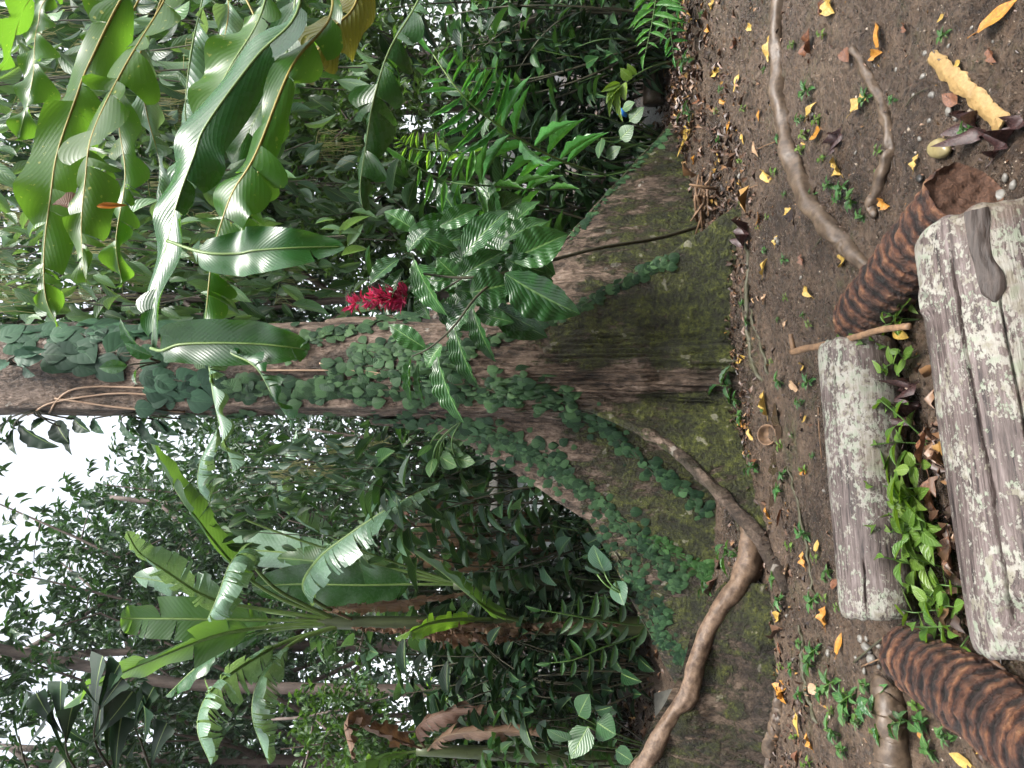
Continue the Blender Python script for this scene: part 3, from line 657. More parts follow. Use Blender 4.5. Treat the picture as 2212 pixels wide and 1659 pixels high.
def ring_log(L, r0_, r1_, nring, seed, tilt=0.25):
    nu, nv = 260, 150; x = np.linspace(-L / 2, L / 2, nu); th = np.linspace(0, 2 * PI, nv, endpoint=False)
    Xx, T_ = np.meshgrid(x, th, indexing='ij')
    ph = (Xx / L + .5) * nring + .07 * vn(np.cos(T_) * 8, np.sin(T_) * 8, Xx * 26, seed + 8) + .30 * vn(np.cos(T_) * 1.5, np.sin(T_) * 1.5, Xx * 6, seed) + tilt * np.cos(T_ + 1)
    saw = np.mod(ph, 1.0); ridge_ = np.where(saw < .82, (saw / .82) ** .6, (1 - saw) / .18)
    rough_ = fbm(np.cos(T_) * 4, np.sin(T_) * 4, Xx * 20, 4, seed + 3)
    Rr = (r0_ + (r1_ - r0_) * (Xx / L + .5)) * (1 + .05 * vn(np.cos(T_), np.sin(T_), Xx * 3, seed + 1)) + .011 * ridge_ * (1 + .5 * vn(np.cos(T_) * 3, np.sin(T_) * 3, Xx * 14, seed + 6)) + .0055 * rough_
    Rr = Rr * (1 - .25 * np.exp(-(Xx + L / 2) / .03))
    mb = MB(); V = np.stack([Xx, Rr * np.cos(T_), Rr * np.sin(T_)], -1).reshape(-1, 3)
    mb.add(V, grid_faces(nu, nv, True)[:, ::-1]); rv = np.clip(ridge_ * .8 + .25 * rough_, 0, 1)
    # pith ends
    ebs = []
    for sgn, row in ((-1, 0), (1, nu - 1)):
        eb = MB(); ebs.append(eb)
        rim = V[row * nv:(row + 1) * nv]; c = np.array([sgn * (L / 2 - .012), 0, 0]); ring = []
        for f in np.linspace(1, 0, 12):
            q = c + (rim - np.array([rim[:, 0].mean(), 0, 0])) * f; q[:, 0] = c[0] - sgn * (.010 * (1 - f)) + sgn * .007 * vn(q[:, 1] * 50, q[:, 2] * 50, 0, seed); ring.append(q if f < 1 else rim)
        F = grid_faces(12, nv, True); eb.add(np.array(ring).reshape(-1, 3), F if sgn < 0 else F[:, ::-1])
    return mb, ebs, rv.ravel()
def ring_obj(a, b, r0_, r1_, nring, seed, label):
    t = thing('ringed_stump', label, 'stump', (0, 0, 0), 'ringed trunk sections')
    L = float(np.linalg.norm(np.array(b) - np.array(a)))
    mb, ebs, rv = ring_log(L, r0_, r1_, nring, seed)
    o = mb.build('bark', M['ring'], t)
    at_ = o.data.attributes.new('ridge', 'FLOAT', 'POINT'); at_.data.foreach_set('value', rv.astype(np.float32))
    for eb in ebs: eb.build('cut_end', M['pith'], t)
    place_axis(t, a, b); return t
ring_obj([.235, 3.02, .110], [.585, 2.27, .118], .100, .104, 13, 51, 'dark wet ringed trunk section with round fibrous cut end, beside the snaking root')
ring_obj([-.955, 2.66, .105], [-.935, 1.72, .125], .100, .116, 15, 77, 'orange and black ringed trunk section at the other end of the logs')

# stick leaning over the end of the shorter log
p = smooth_path([P(1712, 760, 3.32), P(1745, 752, 3.18), P(1800, 742, 2.98), P(1850, 728, 2.80), P(1905, 712, 2.62), P(1965, 705, 2.45)], 40)
mb = MB(); tube(mb, p, np.linspace(.016, .011, 40), 10, rough=.15, seed=4); q = smooth_path([P(1716, 760, 3.31), P(1712, 745, 3.30), P(1708, 722, 3.30)], 10); tube(mb, q, np.linspace(.014, .010, 10), 8, rough=.15)
tag(mb.build('stick', M['stick'], None, loc=tuple(p[20])), 'forked brown stick propped across the end of the shorter lichen log', 'stick')
# bottom: black shell half buried
c = ghp(G(1665, 940), 0.02); mb = MB(); n = 28
prof = [(.0, -.03), (.045, -.025), (.058, .0), (.062, .03), (.058, .034), (.054, .03), (.05, .0), (.0, -.012)]
th = np.linspace(0, 2 * PI, n, endpoint=False)
V = np.array([[(max(r, .001)) * math.cos(t), max(r, .001) * math.sin(t), z] for r, z in prof for t in th]); mb.add(V, grid_faces(len(prof), n, True))
o = mb.build('seed_husk', M['stick'], None); o.location = c; o.rotation_euler = (rad(38), rad(8), 0); tag(o, 'round hollow brown seed husk lying in mud at the foot of the roots', 'seed husk')
# ------------------------------------------------------------------ plant builders
def rv(n, s=1.0): return rng.normal(0, s, (n, 3))
def blade(root, rib, hw, mat, ribmat, name='leaf', droop=(25, 25), roll=0.0, tears=0.0, wave=.0, wfreq=9, nl=46, base=.0, ribr=.008, prof=None, fold_dir=None, seed=0, holes=False, label=None, lateral=None, curl=.0, face=None, tj=9, lobes=0.0):
    """long banana-like leaf along a 3-D rib (world points), parented to root"""
    r = np.random.default_rng(seed + 100)
    o = np.array(root.location)
    p = smooth_path(rib, 80) - o
    t, _, _ = frames(p)
    lat = np.cross(t, [0, 0, 1.0]); bad = np.linalg.norm(lat, axis=1) < .25
    ref = np.array(lateral if lateral is not None else [1, 0, 0], float)
    if lateral is not None: lat = ref - t * (t @ ref)[:, None]
    elif face: lat = np.cross(t, np.array(face, float))
    else:
        lat2 = ref - t * (t @ ref)[:, None]; lat = np.where(bad[:, None], lat2, lat)
        for k in range(1, len(lat)):
            if lat[k] @ lat[k - 1] < 0: lat[k] = -lat[k]
    lat = nrm(lat); nn = nrm(np.cross(lat, t)); 
    if nn[:, 2].mean() < 0 and lateral is None: nn = -nn
    cr, sr = math.cos(rad(roll)), math.sin(rad(roll))
    lat, nn = lat * cr + nn * sr, nn * cr - lat * sr
    prof = prof or (lambda f: (math.sin(PI * min(1, max(0, f)) ** .8) ** .55) if 0 < f < 1 else 0)
    mb = MB(); NC = 7
    for s in (-1, 1):
        cuts = [base]
        if tears > 0:
            x = base + r.uniform(.02, .06)
            while x < .97: cuts.append(x); x += max(.010, r.exponential(1.0 / tears) )
        cuts.append(1.0)
        ph = r.uniform(0, 6.3)
        for a, b in zip(cuts[:-1], cuts[1:]):
            m_ = max(3, int((b - a) * nl) + 2); f = np.linspace(a, b, m_)
            g = r.uniform(.0, .007) if tears else 0.0
            dr = droop[0 if s < 0 else 1] + (r.normal(0, tj) if tears else 0)
            idx = f * 79; i0 = np.clip(idx.astype(int), 0, 78); fr = idx - i0
            P0 = p[i0] * (1 - fr)[:, None] + p[i0 + 1] * fr[:, None]
            LT = lat[i0]; NN = nn[i0]; TT = t[i0]
            w = np.array([prof((q - base) / (1 - base + 1e-9)) for q in f]) * hw * (r.uniform(.86, 1.05) if tears else 1)
            if lobes: loc_ = np.linspace(0, 1, m_); w = w * r.uniform(.8, 1.15) * (1 - lobes + lobes * np.sin(PI * (.12 + .8 * loc_)) ** .6)
            V = []; U = []
            for jc in range(NC):
                c = jc / (NC - 1)
                al = rad(dr) * (.35 + .9 * c) + rad(curl) * c * c
                wv = wave * np.sin(f * wfreq * 2 * PI + ph) * c ** 1.5 + wave * .5 * np.sin(f * wfreq * 4.7 + ph * 2) * c ** 2
                shift = (-g * c * np.linspace(-1, 1, m_) * 1.2 + .012 * c * c)
                pos = P0 + (LT * s) * (w * c * np.cos(al))[:, None] - NN * (w * c * np.sin(al) - wv)[:, None] + TT * (shift + w * c * .18)[:, None]
                V.append(pos); U.append(np.stack([np.full(m_, .5 + s * .5 * c), f], -1))
            V = np.stack(V, 1); U = np.stack(U, 1)
            F = grid_faces(m_, NC); F = F if s > 0 else F[:, ::-1]
            mb.add(V.reshape(-1, 3), F, U.reshape(-1, 2))
    lf = mb.build(name, mat, root)
    if label: lf['label'] = label
    rb = MB(); tube(rb, p - nn * .002, np.linspace(ribr, ribr * .25, 80), 7); rb.build('midrib', ribmat, lf)
    return lf

def stem_path(base, top, bend, n=14):
    base = np.asarray(base, float); top = np.asarray(top, float); f = np.linspace(0, 1, n)[:, None]
    return base + (top - base) * f + np.asarray(bend, float) * np.sin(f * PI)

def shrub(name, label, cat, h, spread, nst, nl, ls, lw, tpl, mat, smat='stem_dark', droop=.35, seed=0, lo=.15, face=0.0, r0=.012, group=None, jitter=.35, upn=.8):
    g = np.random.default_rng(seed); root = thing(name, label, cat, (0, 0, 0), group)
    sm = MB(); lm = MB(); pos = []; dr = []; no = []; sz = []
    for k in range(nst):
        a = g.uniform(0, 2 * PI); q = spread * math.sqrt(g.uniform(.02, 1)); hh = h * g.uniform(.55, 1)
        p = stem_path((q * .12 * math.cos(a), q * .12 * math.sin(a), -.05), (q * math.cos(a), q * math.sin(a), hh), (g.normal(0, .08) * h, g.normal(0, .08) * h, .08 * h))
        tube(sm, p, np.linspace(r0, r0 * .3, len(p)), 5, caps=False)
        for i in range(nl):
            f = g.uniform(lo, 1) if i else 1.0; x = f * (len(p) - 1); i0 = min(int(x), len(p) - 2); c = p[i0] + (p[i0 + 1] - p[i0]) * (x - i0)
            aa = g.uniform(0, 2 * PI); out = np.array([math.cos(aa), math.sin(aa), 0]) * .8 + nrm(np.array([c[0], c[1], 0.01])) * .5
            d = nrm(out + np.array([0, 0, .35 - droop * 1.6 * g.uniform(.3, 1.2)]) + g.normal(0, jitter * .4, 3))
            pl = ls * g.uniform(.1, .35)
            pos.append(c + d * pl * .6); dr.append(d); no.append(np.array([0, 0, upn]) + d * .2 + g.normal(0, jitter, 3)); sz.append(ls * g.uniform(.55, 1.2))
    leaves(lm, tpl, pos, dr, no, sz, lw)
    sm.build('stem', M[smat], root); lm.build('foliage', M[mat], root)
    return root

def hanging_vine(label, L, w, n, ls, lw, mat, seed, tassels=0):
    g = np.random.default_rng(seed); root = thing('hanging_vine', label, 'hanging vine', (0, 0, 0), 'hanging vines')
    sm = MB(); lm = MB(); tm_ = MB(); pos = []; dr = []; no = []; sz = []
    for k in range(4):
        x0, y0 = g.normal(0, w * .5), g.normal(0, w * .4); l = L * g.uniform(.6, 1)
        p = stem_path((x0, y0, 0), (x0 + g.normal(0, w * .4), y0 + g.normal(0, w * .3), -l), (g.normal(0, .15), g.normal(0, .15), 0), 20)
        tube(sm, p, .006, 5, caps=False)
        for i in range(n // 4):
            f = g.uniform(0, 1); c = p[min(19, int(f * 20))] + g.normal(0, .04, 3) + np.array([0, 0, g.uniform(-.1, .1)])
            d = nrm(np.array([g.normal(0, .5), g.normal(0, .5) - .15, -1.0 + g.normal(0, .3)]))
            pos.append(c + d * .04 + np.array([g.normal(0, w * .33), g.normal(0, w * .33), 0])); dr.append(d); no.append(np.array([g.normal(0, .8), -.9, .5 + g.normal(0, .4)])); sz.append(ls * g.uniform(.55, 1.25))
        for i in range(tassels):
            tm_ = MB()
            c = p[min(19, int(g.uniform(.1, 1) * 20))] + np.array([g.normal(0, w * .3), g.normal(0, w * .2) - .1, 0])
            e = np.array([g.choice([-1, 1]) * g.uniform(.1, .2), g.uniform(-.1, .1), 0.02])
            tube(tm_, stem_path(c - e, c + e, (0, 0, .02), 6), .003, 4, caps=False)
            for q in range(24):
                s = c + e * g.uniform(-1, 1); ll = g.uniform(.12, .38)
                tube(tm_, np.array([s, s + np.array([g.normal(0, .012), g.normal(0, .012), -ll * .5]), s + np.array([g.normal(0, .03), g.normal(0, .03), -ll])]), .0026, 3, caps=False)
            tm_.build('flower_tassel', M['tassel'], root)
    leaves(lm, 'ell', pos, dr, no, sz, lw)
    sm.build('stem', M['stem_dark'], root); lm.build('foliage', M[mat], root)
    return root

def tree_proto(name, label, h, cr, zc, nl, ls, lw, tpl, mat, seed, tr=.12, limbs=16, squash=1.0, tuft=9, hollow=.35):
    g = np.random.default_rng(seed); root = thing(name, label, 'tree', (0, 0, 0), None)
    tb = MB(); lm = MB()
    p = stem_path((0, 0, -.2), (g.normal(0, .25), g.normal(0, .25), h * .93), (g.normal(0, .2), g.normal(0, .2), 0), 18)
    tube(tb, p, np.linspace(tr, tr * .3, 18), 10, rough=.12, seed=seed)
    ends = []
    for k in range(limbs):
        f = g.uniform(.35, 1.0); b = p[int(f * 17)]; a = g.uniform(0, 2 * PI); q = cr * g.uniform(.5, 1.0); zz = zc + g.uniform(-1, 1) * cr * squash * .85
        e = np.array([q * math.cos(a), q * math.sin(a), max(zz, b[2] * .7)]); 
        pp = stem_path(b, e, (0, 0, -.1 * cr), 9); tube(tb, pp, np.linspace(tr * .35, .012, 9), 6, caps=False); ends.append(pp)
        for z in range(3):
            c = pp[g.integers(4, 9)]; e2 = c + nrm(g.normal(0, 1, 3) + [0, 0, .3]) * cr * g.uniform(.25, .5); p2 = stem_path(c, e2, (0, 0, .05), 6); tube(tb, p2, np.linspace(.014, .004, 6), 4, caps=False); ends.append(p2)
    nt_ = nl // tuft; pos = []; dr = []; no = []; sz = []
    for k in range(nt_):
        pp = ends[g.integers(0, len(ends))]; c = pp[g.integers(len(pp) // 2, len(pp))] + g.normal(0, .13 * cr, 3)
        ax = nrm(g.normal(0, 1, 3) * .7 + np.array([0, 0, .25]) + nrm(c - np.array([0, 0, zc])) * .6)
        sl = ls * 1.4; tl = tuft
        for i in range(tl):
            f = i / tl; d = nrm(ax * (.35 + .5 * f) + g.normal(0, .6, 3) + np.array([0, 0, -.2]))
            pos.append(c + ax * sl * f); dr.append(d); no.append(np.array([0, 0, .9]) + g.normal(0, .45, 3)); sz.append(ls * g.uniform(.6, 1.2))
    leaves(lm, tpl, pos, dr, no, sz, lw)
    tb.build('trunk', M['trunk_far'], root); lm.build('crown', M[mat], root)
    return root

def pinnate(root, rib, nlf, ls, lw, tpl, mat, ribmat, seed=0, r=.006, start=.15, vdir=None, name='frond', fwd=.45, dangle=.35):
    g = np.random.default_rng(seed); o = np.array(root.location); p = smooth_path(rib, 60) - o; t, _, _ = frames(p)
    lat = np.asarray(vdir, float) if vdir is not None else None
    pos = []; dr = []; no = []; sz = []
    for i in range(nlf):
        for s in (-1, 1):
            f = start + (1 - start) * (i + (.5 if s > 0 else 0)) / nlf; k = min(59, int(f * 59)); tt = t[k]
            L = np.cross(tt, [0, -.9, .45]); L = nrm(L)
            d = nrm(L * s + tt * fwd + np.array([0, 0, -dangle]) + g.normal(0, .12, 3)); fall = math.sin(PI * min(1, f * .8 + .18)) ** .6
            pos.append(p[k]); dr.append(d); no.append(np.cross(d, tt) * s * (1 if True else 0) + g.normal(0, .15, 3)); sz.append(ls * fall * g.uniform(.85, 1.12))
    pos.append(p[-1]); dr.append(t[-1]); no.append(np.array([0, -.7, .7])); sz.append(ls * .6)
    lm = MB(); no = np.array(no); no = np.where((no @ np.array([0, -.6, .8]))[:, None] < 0, -no, no)
    leaves(lm, tpl, pos, dr, no, sz, lw); lf = lm.build(name, M[mat], root)
    sm = MB(); tube(sm, p, np.linspace(r, r * .35, 60), 7); sm.build('rachis', M[ribmat], lf)
    return lf
# ------------------------------------------------------------------ the far wood behind everything, and an added leaf screen behind the camera
g = np.random.default_rng(5)
def far_wood_and_screen():
    mb = MB(); N = 72000
    x = g.uniform(-30, 30, N); y = 20 + g.uniform(0, 6, N) + .012 * x * x
    a = x / y
    top = 15.0 + 2.0 * vn(x * .16, 0 * x, 0, 3) + 1.6 * vn(x * .5, 0 * x, 0, 4)
    top = top - 1.5 * np.clip((a + .27) / .08, 0, 1) * np.clip((.02 - a) / .05, 0, 1) - 2.0 * np.exp(-((a - .12) / .04) ** 2)
    z = g.uniform(0, 1, N) ** .8 * top
    d = nrm(np.stack([g.normal(0, 1, N), g.normal(0, 1, N) - .4, g.normal(-.5, .6, N)], -1)); nn = np.stack([g.normal(0, .5, N), g.normal(-.5, .5, N), .9 + 0 * x], -1)
    leaves(mb, 'far', np.stack([x, y, z], -1), d, nn, g.uniform(.2, .48, N), .42)
    N = 14000; x = g.uniform(-14, 14, N); y = g.uniform(-12, -6, N); z = g.uniform(0, 1, N) * (8 + 2 * vn(x * .3, y * .3))  # unseen leaf screen, added behind the camera to cut low sky light
    leaves(mb, 'far', np.stack([x, y, z], -1), nrm(g.normal(0, 1, (N, 3)) + [0, 0, -.5]), g.normal(0, .5, (N, 3)) + [0, .4, .8], g.uniform(.4, .8, N), .45)
    return mb.build('forest', M['tree_far'], None)
tag(far_wood_and_screen(), 'dark mass of distant rainforest foliage behind the trees, plus added unseen light-blocking leaves behind camera', 'forest', None, 'stuff')

# separate trees ---------------------------------------------------------------
def W(px, py, d):      # ground position (x, y) under the thing seen at (.., py)
    return ((829.5 - py) * K * d, d, 0)
tA = Proto(tree_proto('broadleaf_tree', '', 10.5, 2.6, 7.0, 9500, .19, .34, 'farlance', 'tree_far', 101, .14, 18, 1.2, 10))
tB = Proto(tree_proto('broadleaf_tree', '', 9.0, 2.0, 5.8, 7500, .17, .45, 'far', 'tree_far', 102, .11, 18, 1.5, 9))
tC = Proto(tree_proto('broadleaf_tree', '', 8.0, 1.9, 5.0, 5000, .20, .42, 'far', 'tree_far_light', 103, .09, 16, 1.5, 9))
GRP = 'trees of the surrounding rainforest'
tA.put(W(0, 1400, 14.5), .4, 1.18, 'tall tree with tufted lance leaves bordering the white sky, above the banana plant', GRP)
tA.put(W(0, 1130, 17.0), 2.2, 1.12, 'smaller tufted tree rising between the banana plant and the vine covered trunk', GRP)
tA.put(W(0, 1640, 12.5), 3.6, 1.12, 'dark tufted tree at the photo edge behind the fishtail palm', GRP)
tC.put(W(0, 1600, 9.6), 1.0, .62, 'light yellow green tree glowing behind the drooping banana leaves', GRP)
tB.put(W(0, 1250, 11.5), .0, .62, 'low dense tree behind the banana stems', GRP)
tB.put(W(0, 520, 11.0), 1.0, 1.12, 'dense dark tree next to the pale upper trunk, behind the hanging vines', GRP)
tB.put(W(0, 600, 9.2), 3.0, .95, 'dense dark tree right against the trunk behind the red flowers', GRP)
tA.put(W(0, 300, 12.0), 5.0, .95, 'tall dark tree behind the yellow flowering vines', GRP)
tB.put(W(0, 100, 10.5), 2.0, 1.15, 'dense tree behind the tips of the tall lobster claw leaves', GRP)
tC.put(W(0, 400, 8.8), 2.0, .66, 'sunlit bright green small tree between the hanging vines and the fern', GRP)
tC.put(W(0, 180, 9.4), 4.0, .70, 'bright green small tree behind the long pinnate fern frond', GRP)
tB.put(W(0, 960, 13.0), 4.4, .60, 'small tree just behind the big mossy buttress', GRP)
# leaning pink-grey trunk high by the fishtail palm
lt = thing('leaning_tree', 'pinkish bare leaning trunk crossing the crowns above the banana leaves', 'tree', tuple(P(1420, 1500, 11.5) * [1, 1, 0]), GRP)
mb = MB(); o = np.array(lt.location); pl = smooth_path([P(1420, 1500, 11.5) * [1, 1, 0], P(900, 1492, 11.5), P(430, 1480, 11.5), P(200, 1442, 11.5), P(0, 1402, 11.5), P(-160, 1370, 11.5)], 40) - o
tube(mb, pl, np.linspace(.10, .07, 40), 12, rough=.08); mb.build('trunk', M['trunk_far'], lt)
mb = MB(); N = 1500; e = pl[-1]; c = e + g.normal(0, 1, (N, 3)) * [1.0, 1.0, .6]; leaves(mb, 'far', c, nrm(g.normal(0, 1, (N, 3)) + [0, 0, -.3]), g.normal(0, .4, (N, 3)) + [0, 0, 1], .24, .42); mb.build('crown', M['tree_far'], lt)

# hanging vines with yellow tassels -------------------------------------------
hv = [Proto(hanging_vine('', 3.4, .55, 190, .27, .36, 'hang', 301, 3)), Proto(hanging_vine('', 2.8, .5, 170, .24, .40, 'shrub_cool', 302, 2)), Proto(hanging_vine('', 3.0, .6, 190, .25, .36, 'shrub_mid', 303, 0))]
for i, (k, py, d, zt, sc, l) in enumerate([
    (0, 600, 6.6, 6.3, 1.0, 'leafy hanging vine closest to the pale upper trunk'), (0, 470, 6.0, 6.2, 1.0, 'tasselled hanging vine beside the brown curled leaf'),
    (1, 330, 6.3, 6.3, 1.1, 'pale hanging vine with yellow tassels behind the lobster claw leaves'), (0, 200, 6.0, 6.4, 1.1, 'hanging vine with thick bunches of yellow tassels near the photo edge'),
    (1, 80, 6.6, 6.6, 1.1, 'outermost tasselled hanging vine at the photo edge'), (2, 540, 7.4, 6.6, 1.2, 'dark glossy hanging vine between the flowers and the tree crown'),
    (2, 270, 7.4, 6.9, 1.25, 'dark hanging vine deep behind the tasselled ones'), (2, 60, 7.6, 7.0, 1.2, 'dark hanging vine deep at the photo edge'), (2, 410, 7.0, 5.2, .9, 'lower dark hanging vine above the fern'),
    (1, 1010, 7.0, 4.0, .75, 'short glossy hanging vine just past the shaded side of the trunk'), (2, 1080, 7.6, 4.6, .85, 'dark hanging vine between the trunk and the banana plant')]):
    hv[k].put(((829.5 - py) * K * d, d, zt), i * 1.3, sc, l, 'hanging vines')

# shrubs ----------------------------------------------------------------------
SG = 'shrubs of the undergrowth'
sD = Proto(shrub('broadleaf_shrub', '', 'shrub', 2.6, .75, 15, 19, .30, .42, 'ell', 'shrub_dark', seed=401, lo=.1))
sM = Proto(shrub('glossy_shrub', '', 'shrub', 2.2, .7, 13, 17, .25, .42, 'ell', 'shrub_mid', seed=402, lo=.15))
sC = Proto(shrub('pale_leaved_shrub', '', 'shrub', 2.4, .6, 11, 15, .26, .50, 'ovate', 'shrub_cool', seed=403, lo=.3))
sB = Proto(shrub('bright_shrub', '', 'shrub', 2.2, .7, 12, 18, .22, .42, 'ell', 'shrub_bright', seed=404, lo=.25))
sL = Proto(shrub('narrow_leaved_shrub', '', 'shrub', 1.5, .6, 14, 16, .24, .22, 'lance', 'shrub_dark', 'stem_green', seed=405, lo=.1, droop=.5))
for i, (pr, px, py, d, sc, l) in enumerate([
    (sD, 0, 1455, 7.6, 1.0, 'dense dark broad leaved shrub standing beside the banana stem'), (sD, 0, 1400, 8.4, 1.05, 'dark shrub directly behind the banana stem'),
    (sM, 0, 1560, 8.6, 1.0, 'glossy shrub behind the leaf litter mound'), (sM, 0, 1640, 7.8, .9, 'glossy shrub at the photo edge above the leaf litter mound'),
    (sC, 0, 1000, 6.7, 1.12, 'tall pale shrub showing just past the shaded side of the trunk'), (sC, 0, 1075, 7.4, 1.22, 'pale leaved shrub beneath the torn banana frond'),
    (sM, 0, 960, 7.6, 1.45, 'tall glossy shrub half hidden behind the trunk'), (sC, 0, 1200, 8.0, .9, 'pale leaved shrub among the dead banana leaves'),
    (sL, 0, 1150, 7.2, .8, 'dark narrow leaved plant in shade behind the big buttress'), (sL, 0, 1250, 7.6, .8, 'narrow leaved plant in shade at the banana foot'),
    (sD, 0, 1190, 10.4, 1.3, 'dark shrub beside the white building'), (sB, 0, 1620, 10.0, 1.3, 'bright yellow green shrub lit from behind near the drooping banana leaves'),
    (sD, 0, 60, 7.4, .95, 'dark shrub at the photo edge behind the brown edging log'), (sD, 0, 180, 7.9, .95, 'dark shrub behind the long fern frond tip'),
    (sD, 0, 300, 8.0, 1.0, 'dark shrub in shade behind the rear buttress'), (sL, 0, 120, 7.0, .9, 'narrow leaved plant above the brown edging log'),
    (sL, 0, 20, 6.8, .8, 'narrow leaved plant at the very edge behind the little fern'), (sM, 0, 420, 7.6, 1.1, 'glossy shrub behind the rear buttress edge'),
    (sM, 0, 560, 7.4, 1.35, 'glossy shrub behind the red flowers'), 
    (sM, 0, 40, 6.6, 1.1, 'glossy shrub under the drooping lobster claw leaf'),
    (sD, 0, 500, 9.0, 1.5, 'tall dark shrub between the trunk and the fern'), (sD, 0, 20, 9.2, 1.6, 'tall dark shrub deep at the photo edge'), (sL, 0, 330, 7.2, 1.0, 'narrow leaved plant beside the foot of the fern'),
    (sD, 0, 1330, 9.6, 1.35, 'tall dark shrub behind the dried hanging banana leaf'), (sD, 0, 1560, 10.2, 1.3, 'tall dark shrub deep behind the litter mound'), (sC, 0, 1330, 10.5, 1.9, 'tall pale shrub behind the banana crown')]):
    pr.put(W(0, py, d), i * 1.7, sc, l, SG)

# white building glimpsed through the leaves
wb = thing('white_building', 'small white building glimpsed through leaves behind the big buttress', 'building', tuple(W(0, 1070, 9.4)))
def box(mb, a, b):
    x0, y0, z0 = a; x1, y1, z1 = b
    V = [(x0, y0, z0), (x1, y0, z0), (x1, y1, z0), (x0, y1, z0), (x0, y0, z1), (x1, y0, z1), (x1, y1, z1), (x0, y1, z1)]
    return mb.add(V, [(0, 3, 2, 1), (4, 5, 6, 7), (0, 1, 5, 4), (1, 2, 6, 5), (2, 3, 7, 6), (3, 0, 4, 7)])
mb = MB(); box(mb, (-.9, 0, 0), (.9, 1.4, 1.7)); mb.build('wall', M['white_wall'], wb, smooth=False)
mb = MB(); V = [(-1.05, -.2, 1.65), (1.05, -.2, 1.65), (1.05, .7, 2.1), (-1.05, .7, 2.1), (1.05, 1.6, 1.65), (-1.05, 1.6, 1.65)]; V = V + [(a, b_, c + .05) for a, b_, c in V]
mb.add(V, [(0, 1, 2, 3), (3, 2, 4, 5), (6, 9, 8, 7), (9, 11, 10, 8), (0, 6, 7, 1), (5, 4, 10, 11)]); mb.build('roof', M['slab'], wb, smooth=False)

# banana plants -----------------------------------------------------------------
bn = thing('banana_plant', 'tall banana plant with a fan of large torn leaves and brown dried sheaths', 'banana plant', tuple(ghp(W(0, 1352, 7.6))), 'banana plants')
o = np.array(bn.location); D = 7.5
sp_ = smooth_path([o + [0, 0, -.1], P(1300, 1352, D), P(1100, 1352, D), P(900, 1348, D), P(740, 1345, D), P(640, 1342, D)], 50) - o
mb = MB(); tube(mb, sp_, np.interp(np.linspace(0, 1, 50), [0, .5, .85, 1], [.10, .08, .066, .05]), 18, rough=.05); mb.build('pseudostem', M['stem_banana'], bn)
B = [ # points (px,py,depth), half width m, material, tears, droop, base fraction
    ([(720, 1342, 7.5), (620, 1340, 7.4), (540, 1339, 7.3), (400, 1337, 7.2), (300, 1336, 7.2), (262, 1336, 7.15)], .20, 'banana', 6, (8, 8), .30, 0),
    ([(730, 1348, 7.5), (600, 1352, 7.3), (467, 1373, 7.0), (333, 1423, 6.8), (250, 1459, 6.7), (190, 1490, 6.65), (120, 1542, 6.7)], .27, 'banana', 7, (12, 10), .24, 0),
    ([(720, 1338, 7.5), (560, 1315, 7.3), (450, 1291, 7.1), (350, 1229, 7.0), (300, 1193, 7.0), (274, 1150, 7.0)], .19, 'banana_pale', 26, (14, 18), .3, 0),
    ([(720, 1338, 7.6), (560, 1318, 7.8), (460, 1284, 7.9), (380, 1262, 8.0), (290, 1246, 8.1)], .17, 'banana_pale', 14, (15, 15), .3, 0),
    ([(720, 1336, 7.5), (600, 1290, 7.3), (510, 1225, 7.1), (413, 1106, 6.9), (367, 1036, 6.9), (325, 955, 6.9)], .17, 'banana', 4, (16, 40), .3, 0),
    ([(720, 1336, 7.5), (600, 1275, 7.1), (530, 1205, 6.7), (500, 1215, 6.4), (470, 1290, 6.2), (448, 1338, 6.2)], .17, 'banana_pale', 30, (55, 55), .32, 0),
    ([(760, 1338, 7.5), (690, 1305, 7.2), (655, 1265, 6.9), (690, 1205, 6.6), (760, 1150, 6.5), (826, 1106, 6.4), (886, 1073, 6.4), (950, 1043, 6.4)], .21, 'banana_pale', 42, (20, 24), .16, 0),
    ([(740, 1350, 7.5), (620, 1385, 7.2), (520, 1440, 6.8), (450, 1500, 6.5), (427, 1573, 6.3), (455, 1650, 6.2)], .22, 'banana_pale', 34, (35, 35), .25, 0),
    ([(740, 1350, 7.5), (640, 1385, 7.2), (570, 1450, 6.9), (545, 1540, 6.7), (580, 1650, 6.6)], .19, 'banana_pale', 34, (40, 40), .3, 0),
    ([(740, 1348, 7.5), (600, 1360, 7.4), (493, 1389, 7.3), (420, 1445, 7.3), (360, 1502, 7.4)], .15, 'heli_dark', 8, (35, 25), .3, 0),
    ([(1063, 1338, 7.4), (986, 1338, 7.2), (930, 1346, 7.0), (890, 1362, 6.9), (855, 1378, 6.9)], .10, 'shrub_bright', 10, (25, 25), .1, 0),
    ([(1140, 1345, 7.4), (1070, 1325, 7.0), (1020, 1290, 6.9), (960, 1240, 6.9), (890, 1190, 7.0)], .11, 'banana', 6, (25, 25), .15, 0),
]
for i, (pts, hw, mt, te, dr_, bs, ro) in enumerate(B):
    blade(bn, PP(*pts), hw * (1.28 if mt == 'banana_pale' else 1.08), M[mt], M['stem_rib'], 'leaf', dr_, ro, te, .012, 7, base=bs, ribr=.022, seed=i, nl=60)
blade(bn, PP((760, 1338, 7.45), (720, 1320, 7.3), (760, 1312, 7.25), (850, 1304, 7.25), (950, 1290, 7.25), (1020, 1278, 7.25)), .11, M['dead'], M['dead'], 'dead_leaf', (60, 55), 0, 36, .03, 12, base=.12, ribr=.012, seed=40, label='dried brown leaf hanging down', lateral=(1, 0, 0))
